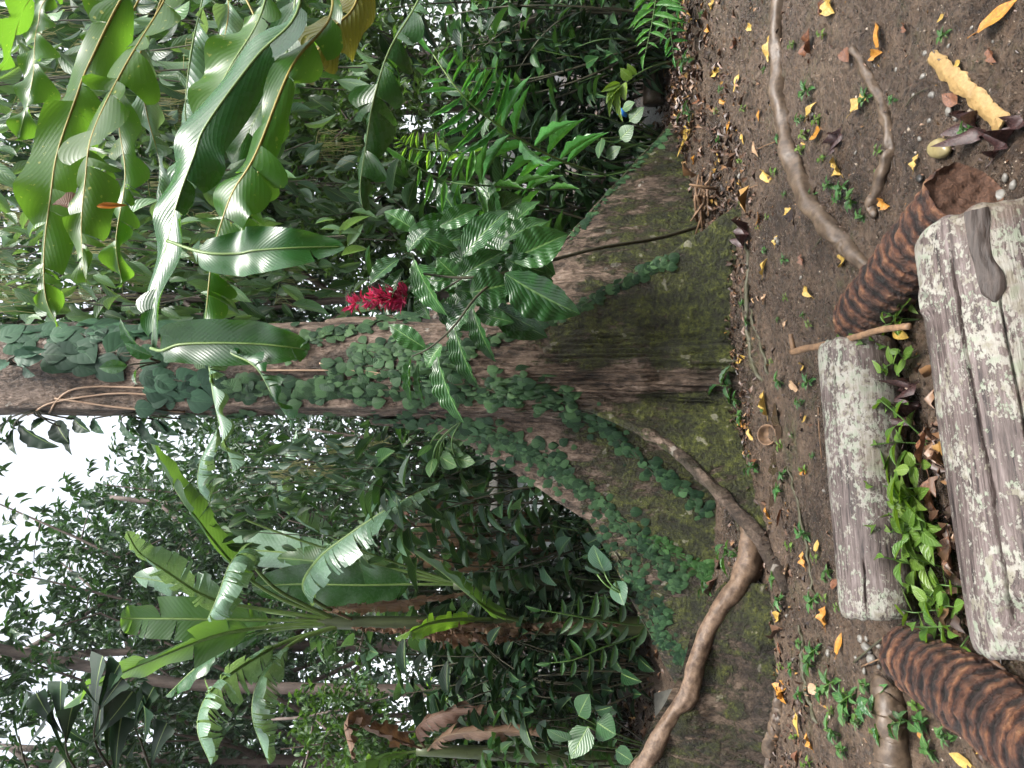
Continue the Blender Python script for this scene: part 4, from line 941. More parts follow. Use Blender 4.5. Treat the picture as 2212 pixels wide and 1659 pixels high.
blade(bn, PP((880, 1366, 7.42), (960, 1372, 7.40), (1060, 1376, 7.38), (1150, 1374, 7.38)), .15, M['dead'], M['dead'], 'dead_sheath', (70, 60), 0, 40, .04, 12, ribr=.012, seed=41, label='peeling brown dead sheath', lateral=(1, 0, 0))
blade(bn, PP((900, 1340, 7.38), (1000, 1352, 7.34), (1100, 1360, 7.32), (1200, 1360, 7.32)), .14, M['dead'], M['dead'], 'dead_sheath', (70, 60), 0, 30, .04, 12, ribr=.012, seed=42, label='peeling brown dead sheath', lateral=(1, 0, 0))

blade(bn, PP((760, 1356, 7.40), (840, 1360, 7.38), (940, 1362, 7.36), (1040, 1364, 7.36)), .09, M['dead'], M['dead'], 'dead_sheath', (75, 65), 0, 44, .04, 12, ribr=.010, seed=43, label='peeling brown dead sheath', lateral=(1, 0, 0))
blade(bn, PP((1050, 1350, 7.36), (1150, 1350, 7.34), (1250, 1348, 7.34), (1340, 1350, 7.36)), .12, M['dead'], M['dead'], 'dead_sheath', (70, 60), 0, 36, .04, 12, ribr=.010, seed=44, label='peeling brown dead sheath', lateral=(1, 0, 0))
b2 = thing('banana_plant', 'younger banana plant with upright dark leaves and many bunched stalks', 'banana plant', tuple(ghp(W(0, 1262, 8.3))), 'banana plants')
o = np.array(b2.location); mb = MB(); tube(mb, smooth_path([o + [0, 0, -.1], P(1200, 1262, 8.3), P(980, 1263, 8.3)], 20) - o, np.linspace(.10, .06, 20), 12); mb.build('pseudostem', M['stem_banana'], b2)
for i, (pts, hw, mt, te, dr_, bs) in enumerate([
    ([(1000, 1263, 8.3), (900, 1262, 8.25), (780, 1264, 8.2), (650, 1262, 8.2), (545, 1266, 8.2)], .28, 'heli_dark', 4, (10, 10), .28),
    ([(1000, 1263, 8.3), (900, 1250, 8.3), (780, 1232, 8.4), (690, 1214, 8.5), (600, 1205, 8.6)], .22, 'banana', 5, (15, 15), .3),
    ([(1000, 1262, 8.3), (860, 1240, 8.5), (700, 1205, 8.7), (560, 1190, 8.8), (480, 1200, 8.8)], .24, 'banana_pale', 10, (15, 15), .4),
    ([(1000, 1262, 8.3), (880, 1225, 8.2), (760, 1180, 8.0), (640, 1120, 7.9), (600, 1050, 7.8), (640, 930, 7.7)], .20, 'banana_pale', 40, (35, 30), .45),
    ([(1000, 1262, 8.3), (820, 1220, 8.2), (600, 1150, 8.0), (450, 1080, 7.9), (430, 1010, 7.8), (470, 925, 7.7)], .19, 'banana_pale', 36, (35, 40), .5)]):
    blade(b2, PP(*pts), hw, M[mt], M['stem_rib'], 'leaf', dr_, 0, te, .012, 7, base=bs, ribr=.018, seed=60 + i, nl=60)
for i, (a_, b_) in enumerate([((880, 1120, 9.0), (1290, 1215, 8.6)), ((960, 1060, 8.6), (1120, 1130, 8.4)), ((840, 1240, 8.8), (1130, 1210, 8.5))]):
    pass
b3 = thing('banana_plant', 'withered banana clump with brown dead leaves hanging in the shade', 'banana plant', tuple(ghp(W(0, 1150, 8.8))), 'banana plants')
o = np.array(b3.location); mb = MB(); tube(mb, smooth_path([o + [0, 0, -.1], P(1150, 1155, 8.8), P(900, 1140, 8.8)], 20) - o, np.linspace(.10, .06, 20), 12); mb.build('pseudostem', M['dead'], b3)
for i, pts in enumerate([[(900, 1140, 8.8), (870, 1110, 8.6), (950, 1085, 8.4), (1080, 1080, 8.4)], [(900, 1140, 8.8), (880, 1155, 8.5), (960, 1160, 8.3), (1100, 1150, 8.3)], [(900, 1140, 8.8), (890, 1185, 8.6), (980, 1215, 8.4), (1150, 1220, 8.4)], [(960, 1140, 8.8), (1000, 1120, 8.5), (1120, 1110, 8.4), (1230, 1130, 8.4)], [(960, 1140, 8.8), (1010, 1180, 8.4), (1120, 1190, 8.3), (1260, 1185, 8.3)]]):
    blade(b3, PP(*pts), .16, M['dead'], M['dead'], 'dead_leaf', (55, 50), 0, 22, .04, 10, base=.1, ribr=.014, seed=80 + i, lateral=(1, 0, 0))
b4 = thing('banana_plant', 'banana clump at the photo edge with brown torn leaves', 'banana plant', tuple(ghp(W(0, 1640, 8.2))), 'banana plants')
o = np.array(b4.location); mb = MB(); tube(mb, smooth_path([o + [0, 0, -.1], P(1150, 1630, 8.2), P(900, 1620, 8.2)], 20) - o, np.linspace(.10, .06, 20), 12); mb.build('pseudostem', M['stem_banana'], b4)
for i, (pts, mt) in enumerate([([(920, 1620, 8.2), (860, 1600, 8.0), (800, 1575, 7.8), (745, 1560, 7.7), (760, 1640, 7.6)], 'dead'), ([(920, 1620, 8.2), (900, 1575, 8.0), (960, 1540, 7.8), (1080, 1545, 7.7)], 'dead'), ([(920, 1625, 8.2), (960, 1590, 7.8), (1060, 1580, 7.5), (1180, 1590, 7.4)], 'dead'), ([(920, 1620, 8.2), (800, 1640, 8.0), (700, 1690, 7.8), (650, 1760, 7.7)], 'banana')]):
    blade(b4, PP(*pts), .15, M[mt], M['dead' if mt == 'dead' else 'stem_rib'], 'dead_leaf' if mt == 'dead' else 'leaf', (45, 45), 0, 16, .03, 10, base=.1, ribr=.014, seed=90 + i)

# fishtail palm at the edge -----------------------------------------------------
fp = thing('fishtail_palm', 'dark fishtail palm fronds with wedge shaped leaflets at the photo edge', 'palm', tuple(ghp(W(0, 1760, 4.6))))
o = np.array(fp.location); mb = MB(); tube(mb, smooth_path([o, P(900, 1790, 4.7), P(300, 1780, 4.7)], 24) - o, np.linspace(.07, .05, 24), 10); mb.build('trunk', M['trunk_far'], fp)
for i, (pts, tips) in enumerate([
    ([(300, 1780, 4.7), (250, 1680, 4.5), (205, 1600, 4.4), (215, 1525, 4.3)], [(0.35, 250, 1545), (.45, 225, 1440), (.55, 200, 1480), (.62, 130, 1580), (.7, 290, 1500), (.8, 195, 1410), (.85, 240, 1425), (.95, 260, 1465), (1, 165, 1470)]),
    ([(300, 1780, 4.7), (200, 1700, 4.4), (150, 1640, 4.3), (140, 1590, 4.25)], [(.4, 100, 1600), (.55, 215, 1560), (.7, 90, 1530), (.85, 150, 1510), (.95, 110, 1470), (1, 60, 1500)]),
    ([(300, 1780, 4.7), (330, 1700, 4.5), (310, 1620, 4.4), (290, 1570, 4.4)], [(.5, 350, 1560), (.7, 330, 1510), (.85, 270, 1640), (.95, 320, 1480), (1, 300, 1500)]),
    ([(300, 1780, 4.7), (120, 1740, 4.3), (60, 1660, 4.2), (40, 1590, 4.2)], [(.5, 130, 1640), (.7, 20, 1640), (.8, 85, 1560), (.9, 20, 1540), (1, 45, 1500)])]):
    p = smooth_path(PP(*pts), 40); sm = MB(); tube(sm, p - o, np.linspace(.012, .004, 40), 6); lm = MB(); po = []; dr = []; sz = []; no = []
    for f, tx, ty in tips:
        b_ = p[min(39, int(f * 39))]; e = P(tx, ty, b_[1] - .05); v = e - b_; po.append(b_); dr.append(v); sz.append(np.linalg.norm(v) * .95); no.append(np.array([0, -.6, .7]) + rng.normal(0, .4, 3))
    leaves(lm, 'fish', np.array(po) - o, np.array(dr), np.array(no), np.array(sz), .48)
    fr = lm.build('frond', M['palm'], fp); sm.build('rachis', M['stem_dark'], fr)
# ------------------------------------------------------------------ tall lobster-claw (heliconia) leaves reaching in from the edge
hel = []
def helic(label, bx, bd):
    t = thing('lobster_claw_plant', label, 'lobster claw plant', tuple(ghp(W(0, bx, bd))), 'lobster claw plants'); return t
h1 = helic('tall lobster claw plant with translucent bright leaves arching across the top edge', -330, 2.6)
h2 = helic('lobster claw plant with broad dark leaves reaching in front of the trunk', -380, 2.2)
h3 = helic('lobster claw plant with one narrow glossy leaf drooping above the fern', -420, 2.9)
for t, top in ((h1, (420, -260, 2.5)), (h2, (640, -300, 2.2)), (h3, (1000, -260, 2.8))):
    o = np.array(t.location); mb = MB(); b_ = np.array(t.location) - [0, 0, .1]
    tube(mb, smooth_path([b_, (b_ + P(*top)) / 2 + [.05, 0, .05], P(*top)], 24) - o, np.linspace(.04, .025, 24), 10); mb.build('stem', M['stem_green'], t)
HB = [ # plant, rib, half width, mat, rib mat, droop, tears, wave, base
    (h1, [(420, -260, 2.5), (390, -90, 2.45), (355, 0, 2.4), (267, 147, 2.3), (200, 287, 2.25), (183, 393, 2.2), (175, 500, 2.2), (185, 610, 2.2)], .078, 'heli', 'stem_ochre', (28, 28), 2.5, .022, .16),
    (h1, [(420, -260, 2.5), (330, -100, 2.5), (260, 0, 2.5), (190, 143, 2.45), (163, 213, 2.4), (123, 333, 2.35), (108, 430, 2.3), (95, 540, 2.3), (98, 640, 2.3), (125, 705, 2.3)], .070, 'heli', 'stem_ochre', (38, 45), 4, .028, .14),
    (h1, [(420, -260, 2.5), (200, -120, 2.6), (60, 0, 2.7), (20, 110, 2.7), (-40, 220, 2.7)], .08, 'heli', 'stem_ochre', (25, 25), 2, .02, .2),
    (h1, [(420, -260, 2.5), (450, -100, 2.6), (437, 0, 2.6), (413, 110, 2.6), (400, 233, 2.6), (405, 310, 2.6), (385, 400, 2.6), (375, 480, 2.6)], .070, 'banana_pale', 'stem_rib', (50, 55), 5, .035, .2),
    (h2, [(640, -300, 2.2), (650, -100, 2.15), (640, 30, 2.1), (553, 123, 2.1), (447, 267, 2.1), (418, 340, 2.1), (385, 430, 2.1), (362, 520, 2.1), (335, 640, 2.1), (328, 752, 2.1)], .085, 'heli_dark', 'stem_rib', (30, 30), 2.0, .016, .18),
    (h2, [(640, -300, 2.2), (700, -90, 2.2), (715, 30, 2.15), (630, 143, 2.1), (553, 330, 2.05), (505, 410, 2.05), (478, 480, 2.05), (458, 555, 2.05), (446, 660, 2.05), (441, 740, 2.05)], .072, 'heli', 'stem_ochre', (34, 40), 3, .028, .18),
    (h2, [(640, -300, 2.2), (780, -140, 2.3), (770, 0, 2.3), (720, 60, 2.25), (685, 110, 2.2), (650, 165, 2.2)], .075, 'heli_yellow', 'stem_ochre', (30, 30), 2, .018, .25),
    (h2, [(640, -300, 2.2), (590, -80, 2.3), (560, 40, 2.3), (500, 140, 2.3), (455, 230, 2.3), (440, 300, 2.3)], .075, 'heli', 'stem_rib', (25, 25), 2, .02, .25),
    (h2, [(640, -300, 2.2), (640, -40, 2.4), (620, 110, 2.4), (560, 240, 2.4), (500, 350, 2.4)], .085, 'heli_dark', 'stem_rib', (20, 20), 1.5, .014, .25),
    (h3, [(1000, -260, 2.8), (930, -60, 2.7), (893, 20, 2.65), (840, 110, 2.6), (806, 220, 2.6), (788, 330, 2.6), (778, 400, 2.6), (783, 450, 2.6)], .080, 'heli_dark', 'stem_rib', (50, 62), 4, .024, .2),
]
for i, (t, pts, hw, mt, rm, dr_, te, wv, bs) in enumerate(HB):
    blade(t, PP(*pts), hw * 1.38, M[mt], M[rm], 'leaf', (dr_[0] * .55, dr_[1] * .55), (8, -10, 5, 15, -5, 10, 8, 6, 5, 12)[i], te * 3.2, wv, 5, base=bs, ribr=.0065, seed=200 + i, nl=90, face=(0, 1, -.25), tj=24, lobes=.62)
h4 = helic('lobster claw plant with several thin twisted pale green leaves behind the bright ones', -300, 3.1); o = np.array(h4.location)
mb = MB(); tube(mb, smooth_path([o - [0, 0, .1], (o + P(420, -200, 3.0)) / 2 + [.05, 0, .05], P(420, -200, 3.0)], 24) - o, np.linspace(.03, .02, 24), 10); mb.build('stem', M['stem_green'], h4)
for i, (pts, hw, mt) in enumerate([([(420, -200, 3.0), (280, -60, 3.0), (225, 30, 2.95), (235, 110, 2.95), (245, 180, 2.95)], .07, 'heli'), ([(420, -200, 3.0), (340, 20, 3.0), (300, 130, 2.95), (318, 250, 2.9), (345, 360, 2.9), (335, 470, 2.9)], .055, 'banana_pale'), ([(420, -200, 3.0), (490, -20, 3.0), (480, 110, 2.95), (462, 220, 2.9), (452, 330, 2.9)], .05, 'banana_pale'),
    ([(420, -200, 3.0), (560, 60, 2.9), (585, 230, 2.85), (555, 380, 2.8), (525, 480, 2.8), (520, 590, 2.8)], .06, 'heli'), ([(420, -200, 3.0), (130, -30, 3.0), (80, 60, 3.0), (70, 170, 2.95), (40, 300, 2.95)], .06, 'heli'), ([(420, -200, 3.0), (270, 60, 2.9), (255, 240, 2.85), (270, 380, 2.8), (250, 520, 2.8), (265, 620, 2.8)], .055, 'heli')]):
    blade(h4, PP(*pts), hw * 1.25, M[mt], M['stem_ochre'], 'leaf', (22, 30), 8, 7, .03, 6, base=.25, ribr=.005, seed=270 + i, nl=90, face=(0, 1, -.25), tj=30, lobes=.6)
# leaves hanging free in front of the trunk
for i, (pts, hw, mt, lab) in enumerate([
    ([(328, 752, 2.1), (350, 757, 2.06), (390, 744, 2.03), (470, 741, 2.01), (553, 743, 2.0), (610, 748, 2.0), (662, 755, 2.02)], .070, 'heli_dark', 'broad dark leaf hanging in front of the trunk'),
    ([(362, 520, 2.1), (440, 545, 2.02), (510, 548, 2.0), (553, 541, 1.98), (640, 535, 1.97), (736, 533, 2.0)], .066, 'heli_dark', 'dark leaf hanging beside the trunk'),
    ([(441, 740, 2.05), (453, 800, 2.0), (462, 863, 1.97), (480, 940, 1.95), (503, 1012, 1.96)], .030, 'banana_pale', 'narrow pale curled leaf tip'),
    ([(441, 740, 2.05), (500, 765, 2.0), (553, 795, 1.97), (590, 858, 1.95), (632, 917, 1.96)], .030, 'heli_dark', 'small narrow leaf under the broad dark one')]):
    blade(h2, PP(*pts), hw, M[mt], M['stem_rib'], 'leaf', (14, 14) if i < 2 else (45, 50), 0, 1.0 if i < 2 else 5, .008 if i < 2 else .02, 4, base=.12 if i < 2 else .02, ribr=.005, seed=240 + i, nl=80, label=lab, lateral=(1, -.15, .15) if i < 2 else None)
mb = MB()
leaves(mb, 'fallen', PP((112, 440, 2.28), (205, 440, 2.2)), np.array([[.03, 0, -1], [-.05, 0, -1]]), np.array([[0.3, -1, .1], [-.3, -1, .2]]), [.14, .085], [.26, .2])
o_ = mb.build('withered_leaf', M['dead'], None)
mb = MB()
ol = o_; COL.objects.unlink(ol)
for q, (pt, l, s, w_) in enumerate([((112, 443, 2.28), 'larger curled brown withered leaf caught on a bright lobster claw leaf', .15, .3), ((208, 445, 2.2), 'small orange brown withered leaf dangling below the larger one', .09, .2)]):
    mb = MB(); b_ = P(*pt); leaves(mb, 'fallen', [[0, 0, 0]], [[.03, 0, -1]], [[.4 - .6 * q, -1, .1]], [s], [w_]); o_ = mb.build('withered_leaf', M['f_orange' if q else 'dead'], None); o_.location = b_; tag(o_, l, 'withered leaf')

# ------------------------------------------------------------------ shrub with ribbed leaves and red flowers
rs = thing('red_flowered_shrub', 'shrub with big ribbed glossy leaves and a crimson flower spike in front of the trunk', 'shrub', tuple(ghp(G(1523, 487))))
o = np.array(rs.location); DS = 4.55
stems = [([o, P(1420, 515, 5.4), P(1300, 535, 5.0), P(1200, 560, 4.8), P(1090, 590, 4.6), P(1000, 600, 4.55), P(900, 590, 4.6)], .016), ([P(1090, 590, 4.6), P(1030, 640, 4.5), P(980, 705, 4.4), P(930, 750, 4.38), P(890, 770, 4.38)], .009), ([P(1000, 600, 4.55), P(930, 640, 4.6), P(885, 640, 4.65), P(760, 655, 4.68)], .007),
         ([P(1200, 560, 4.8), P(1130, 520, 4.9), P(1050, 490, 4.95), P(960, 490, 4.95), P(880, 510, 4.9)], .009)]
sm = MB()
for p_, r_ in stems: q = smooth_path(p_, 40); tube(sm, q - o, np.linspace(r_, r_ * .45, 40), 8, rough=.05)
sm.build('stem', M['stem_dark'], rs)
LV = [(920, 753, 836, 700, 40, 0), (955, 745, 912, 790, 52, 0), (895, 560, 945, 688, 50, 0), (1030, 650, 955, 722, 46, 0), (1015, 632, 1105, 612, 78, 0), (945, 770, 980, 923, 44, .1), (980, 700, 1016, 848, 40, .1), (1020, 665, 1056, 786, 36, .1), (890, 765, 873, 876, 18, 0), (905, 785, 905, 882, 16, 0), (873, 580, 820, 662, 32, 0), (862, 560, 793, 602, 42, 0), (1000, 555, 1086, 443, 62, 0), (880, 545, 918, 488, 38, 0), (1106, 560, 1224, 503, 76, 0), (1090, 590, 1246, 694, 90, .05), (1090, 560, 1180, 592, 50, 0), (1010, 590, 975, 520, 50, -.2), (990, 600, 940, 560, 46, -.15), (1040, 600, 1010, 530, 56, -.2), (1060, 585, 1090, 500, 60, -.25), (920, 600, 870, 640, 40, -.1), (1050, 470, 1130, 420, 60, -.5), (1000, 480, 940, 400, 50, -.5), (960, 490, 1010, 400, 46, -.5), (900, 500, 830, 450, 40, -.4), (1080, 470, 1030, 380, 50, -.5), (930, 690, 890, 620, 34, -.1), (960, 700, 1000, 620, 40, -.2), (880, 640, 905, 590, 30, -.05)]
gq = np.random.default_rng(44)
for k in range(34):
    ax_, ay_ = gq.uniform(880, 1120), gq.uniform(455, 690); an = gq.uniform(-.9, .9); ll = gq.uniform(75, 125); LV.append((ax_, ay_, ax_ + ll * math.cos(an), ay_ - ll * math.sin(an) * 1.0, ll * gq.uniform(.38, .5), -gq.uniform(.0, .5)))
po = []; dr = []; no = []; sz = []; wd = []
for i, (ax, ay, bx, by, w_, dd) in enumerate(LV):
    da = DS - dd * .9; a = P(ax, ay, da); tilt = rng.uniform(-.10, .02); b_ = P(bx, by, da + tilt); v = b_ - a; l = np.linalg.norm(v)
    po.append(a - o); dr.append(v); sz.append(l * 1.05); wd.append(w_ * K * da / l * 1.12)
    no.append(np.array([rng.normal(0, .25), -.75, .65]))
lm = MB(); leaves(lm, 'serr', po, np.array(dr), np.array(no), np.array(sz), np.array(wd)); lm.build('foliage', M['shrub_glossy'], rs)
fm = MB(); po = []; dr = []; no = []; sz = []; gg = np.random.default_rng(3)
ax = smooth_path(PP((885, 640, 4.62), (850, 642, 4.60), (800, 648, 4.60), (752, 660, 4.62)), 60)
for i in range(190):
    f = gg.uniform(0, 1); c = ax[int(f * 59)]; a = gg.uniform(0, 2 * PI); r_ = .045 * (1 - .55 * f) + .012
    d = np.array([math.cos(a), math.sin(a), .55 + gg.normal(0, .3)]); po.append(c + d * r_ * .3 - o); dr.append(d); no.append(gg.normal(0, 1, 3)); sz.append(r_ * gg.uniform(.9, 1.7))
leaves(fm, 'lance', po, np.array(dr), np.array(no), np.array(sz) * 1.25, .22); fm.build('flower_spike', M['red'], rs)

# ------------------------------------------------------------------ ferns and pinnate plants
zf = thing('pinnate_plant', 'arching plant with ranks of long narrow wavy leaflets beside the rear buttress', 'fern', tuple(ghp(P(1430, 400, 7.3))))
z0 = np.array(zf.location)
pinnate(zf, [z0, P(1340, 385, 7.2), P(1260, 364, 6.3), P(1190, 337, 5.5), P(1106, 290, 4.9), P(1036, 240, 4.7), P(986, 190, 4.6), P(936, 118, 4.6)], 14, .42, .12, 'wavy', 'fern', 'stem_rib', 1, .012, .36, dangle=.12)
pinnate(zf, [z0, P(1300, 405, 7.1), P(1180, 410, 6.2), P(1060, 402, 5.0), P(960, 390, 4.9), P(880, 345, 4.8)], 9, .34, .19, 'wavy', 'fern', 'stem_green', 2, .010, .4, dangle=.6)
pinnate(zf, [z0, P(1300, 400, 7.1), P(1120, 345, 6.0), P(980, 330, 5.0), P(890, 320, 4.9), P(860, 300, 4.85)], 9, .17, .2, 'wavy', 'shrub_bright', 'stem_green', 4, .008, .55, dangle=.3)
sf = thing('small_fern', 'small fern with light green leaflets at the photo edge over the brown edging log', 'fern', tuple(ghp(G(1470, -40))))
z0 = np.array(sf.location)
pinnate(sf, [z0, P(1430, -60, 5.9), P(1418, -10, 5.8), P(1408, 50, 5.75), P(1394, 115, 5.7)], 10, .26, .2, 'wavy', 'fern', 'stem_green', 7, .006, .2)
pinnate(sf, [z0, P(1440, -40, 6.0), P(1440, 20, 5.9), P(1450, 80, 5.9), P(1455, 120, 5.9)], 8, .18, .22, 'wavy', 'fern', 'stem_green', 8, .006, .2)
sg = thing('bright_sprig', 'bright green sprig of five pointed leaves in front of the dark shade', 'seedling', tuple(ghp(G(1460, 130)))); o = np.array(sg.location)
mb = MB(); q = smooth_path([o, P(1420, 140, 6.1), P(1385, 155, 5.95), P(1350, 180, 5.9)], 20); tube(mb, q - o, .005, 6); mb.build('stem', M['stem_green'], sg)
lm = MB(); po = []; dr = []; no = []; sz = []; wd = []
for ax_, ay, bx, by, w_ in [(1345, 185, 1303, 215, 22), (1340, 190, 1334, 262, 18), (1335, 185, 1308, 248, 14), (1350, 178, 1345, 215, 26), (1365, 170, 1338, 150, 26), (1375, 160, 1352, 140, 20), (1340, 180, 1300, 195, 16)]:
    a = P(ax_, ay, 5.9); b_ = P(bx, by, 5.85); v = b_ - a; l = np.linalg.norm(v); po.append(a - o); dr.append(v); sz.append(l); wd.append(w_ * K * 5.9 / l); no.append([rng.normal(0, .3), -.6, .7])
leaves(lm, 'big', po, np.array(dr), np.array(no, float), np.array(sz), np.array(wd)); lm.build('foliage', M['seed'], sg)

# sapling with paired leaves by the banana foot, elephant ears on the buttress edge
sp1 = thing('leafy_sapling', 'sapling with rows of paired oblong leaves in front of the banana stem', 'sapling', tuple(ghp(P(1440, 1345, 6.9)))); z0 = np.array(sp1.location)
pinnate(sp1, [z0, P(1380, 1350, 6.8), P(1300, 1340, 6.6), P(1240, 1330, 6.5), P(1170, 1318, 6.45)], 8, .26, .30, 'ell', 'shrub_mid', 'stem_green', 11, .012, .1, dangle=.2)
pinnate(sp1, [z0, P(1360, 1380, 6.8), P(1300, 1400, 6.7), P(1240, 1425, 6.6), P(1190, 1432, 6.6)], 6, .24, .28, 'ell', 'shrub_mid', 'stem_green', 12, .010, .25, dangle=.2)
def ears(label, loc, lst, mat, d):
    t = thing('elephant_ear', label, 'elephant ear plant', tuple(loc), 'elephant ear plants'); o = np.array(loc); lm = MB(); sm = MB(); po = []; dr = []; no = []; sz = []; wd = []
    for ax_, ay, bx, by, w_ in lst:
        a = P(ax_, ay, d); b_ = P(bx, by, d - .1); v = b_ - a; l = np.linalg.norm(v); po.append(a - o); dr.append(v); sz.append(l); wd.append(w_ * K * d / l); no.append([rng.normal(0, .2), -.75, .7])
        q = stem_path(o, a, (0, -.05, .05), 10); tube(sm, q - o, .007, 6)
    leaves(lm, 'heart', po, np.array(dr), np.array(no, float), np.array(sz), np.array(wd)); sm.build('stem', M['stem_green'], t); lm.build('foliage', M[mat], t); return t
h_ = hit(1370, 1292); pe = h_[0] if h_ is not None else P(1370, 1292, 5.7)
ears('two large pale elephant ear leaves draped on the top edge of the big buttress', pe, [(1305, 1235, 1278, 1180, 62), (1330, 1255, 1345, 1310, 58), (1290, 1240, 1262, 1225, 30)], 'shrub_cool', 5.75)
ears('elephant ear leaves at the photo edge beyond the reddish root', ghp(G(1450, 1620)), [(1290, 1560, 1330, 1590, 70), (1270, 1570, 1230, 1640, 60), (1250, 1545, 1270, 1500, 50), (1330, 1620, 1370, 1650, 50), (1230, 1600, 1180, 1580, 50)], 'shrub_mid', 6.6)
ears('elephant ear leaves in the gap by the rear buttress', ghp(G(1440, 300)), [(1360, 262, 1390, 230, 34), (1340, 300, 1368, 270, 40), (1310, 340, 1340, 315, 30), (1300, 300, 1290, 340, 26), (1345, 235, 1370, 220, 24)], 'shrub_mid', 6.2)
ears('small light green leaves of a climber beside the trunk at mid height', hit(1000, 905)[0], [(930, 960, 900, 985, 34), (950, 985, 985, 1010, 44), (960, 965, 1000, 985, 40), (935, 990, 925, 1030, 36), (975, 955, 1010, 940, 36), (920, 940, 890, 945, 30), (985, 990, 1025, 1000, 34)], 'seed_dark', 5.6)

# epiphytes on the upper trunk
def epiph(label, px, py, lst, mat, d=5.0):
    h_ = hit(px, py); loc = h_[0]; t = thing('epiphyte', label, 'epiphyte', tuple(loc), 'epiphytes on the upper trunk'); o = np.array(loc); lm = MB(); sm = MB(); po = []; dr = []; no = []; sz = []; wd = []
    for ax_, ay, bx, by, w_ in lst:
        a = P(ax_, ay, d); b_ = P(bx, by, d - .08); v = b_ - a; l = np.linalg.norm(v); po.append(a - o); dr.append(v); sz.append(l); wd.append(w_ * K * d / l); no.append([rng.normal(0, .3), -.7, .5]); q = stem_path(o, a, (0, -.03, .03), 8); tube(sm, q - o, .006, 5)
    leaves(lm, 'big', po, np.array(dr), np.array(no, float), np.array(sz), np.array(wd)); sm.build('stem', M['stem_dark'], t); lm.build('foliage', M[mat], t)
epiph('dark broad leaves jutting from the shaded side of the trunk against white sky', 80, 885, [(40, 915, 110, 978, 44), (30, 925, 20, 985, 34), (120, 910, 140, 960, 48), (160, 905, 185, 935, 34), (100, 905, 60, 925, 30), (15, 910, -20, 960, 30), (150, 930, 142, 985, 22)], 'palm', 5.2)
epiph('row of dark pointed leaves under the jutting ones on the shaded trunk edge', 300, 890, [(200, 905, 215, 938, 26), (262, 908, 285, 955, 24), (305, 905, 332, 970, 34), (290, 900, 270, 930, 20), (340, 908, 380, 945, 24), (390, 905, 420, 925, 22), (330, 905, 350, 935, 24)], 'vine_big', 5.2)
epiph('pair of upright dark green leaves in front of the upper creeper', 350, 782, [(310, 758, 242, 692, 32), (275, 790, 208, 795, 30), (295, 800, 285, 830, 16), (330, 770, 262, 745, 30)], 'heli_dark', 4.85)
epiph('tuft of frayed grey green leaves at the top of the trunk', 40, 790, [(30, 770, 85, 775, 40), (20, 780, -20, 800, 44), (50, 790, 65, 815, 30), (40, 765, 90, 755, 26)], 'vine_big', 4.9)
# ------------------------------------------------------------------ things lying and growing on the mud
def gfull(x, y):
    x = np.asarray(x, float); y = np.asarray(y, float); h = gh(x, y)
    dd = .022 * fbm(x * 6, y * 6, 0, 4, 21) * (.6 + .6 * vn(x * 1.1, y * 1.1, 0, 2)) + .010 * np.abs(vn(x * 19, y * 19, 0, 31)) + .007 * vn(x * 30, y * 30, 0, 33) + .005 * vn(x * 58, y * 58, 0, 35)
    return h + np.where((np.abs(x) < 4) & (y > 1) & (y < 9), dd, 0)
def onground(px, py, dz=0.0):
    p = G(px, py); 
    for _ in range(4): p = G(px, py, float(gfull(p[0], p[1])))
    p[2] = float(gfull(p[0], p[1])) + dz; return p
LM = {'snaking root': (1695, 190), 'dark ringed stump': (1930, 560), 'orange ringed stump': (2030, 1490), 'shorter lichen log': (1850, 1040), 'front buttress edge': (1590, 470), 'middle of the trunk foot': (1600, 830), 'seed husk': (1665, 940), 'curved root ridge': (1650, 1140), 'node of the reddish root': (1610, 1240), 'rear buttress tip': (1470, 255), 'thin arched root': (1905, 260), 'brown edging log': (1410, 90), 'ochre bark strip': (2100, 210), 'forked stick': (1712, 755), 'thick pale root': (1938, 1600), 'front lichen log': (2080, 950), 'olive stone': (2030, 322)}
def rank_labels(items, fmt):
    """items: (key, px, py) -> unique label: n-th closest of its kind to some landmark"""
    taken = set(); out = []
    for key, px, py in items:
        best = None
        for ln, (lx, ly) in LM.items():
            d0 = math.hypot(px - lx, py - ly)
            rk = sum(1 for k2, x2, y2 in items if k2 == key and math.hypot(x2 - lx, y2 - ly) < d0 - 1e-6)
            if rk > 9: continue
            c = (rk * 60 + d0, rk, ln)
            if best is None or c < best: best = c
        rk, ln = (best[1], best[2]) if best else (0, 'shorter lichen log')
        out.append(fmt(key, ('closest' if rk == 0 else ORD[rk] + ' closest'), ln))
    return out

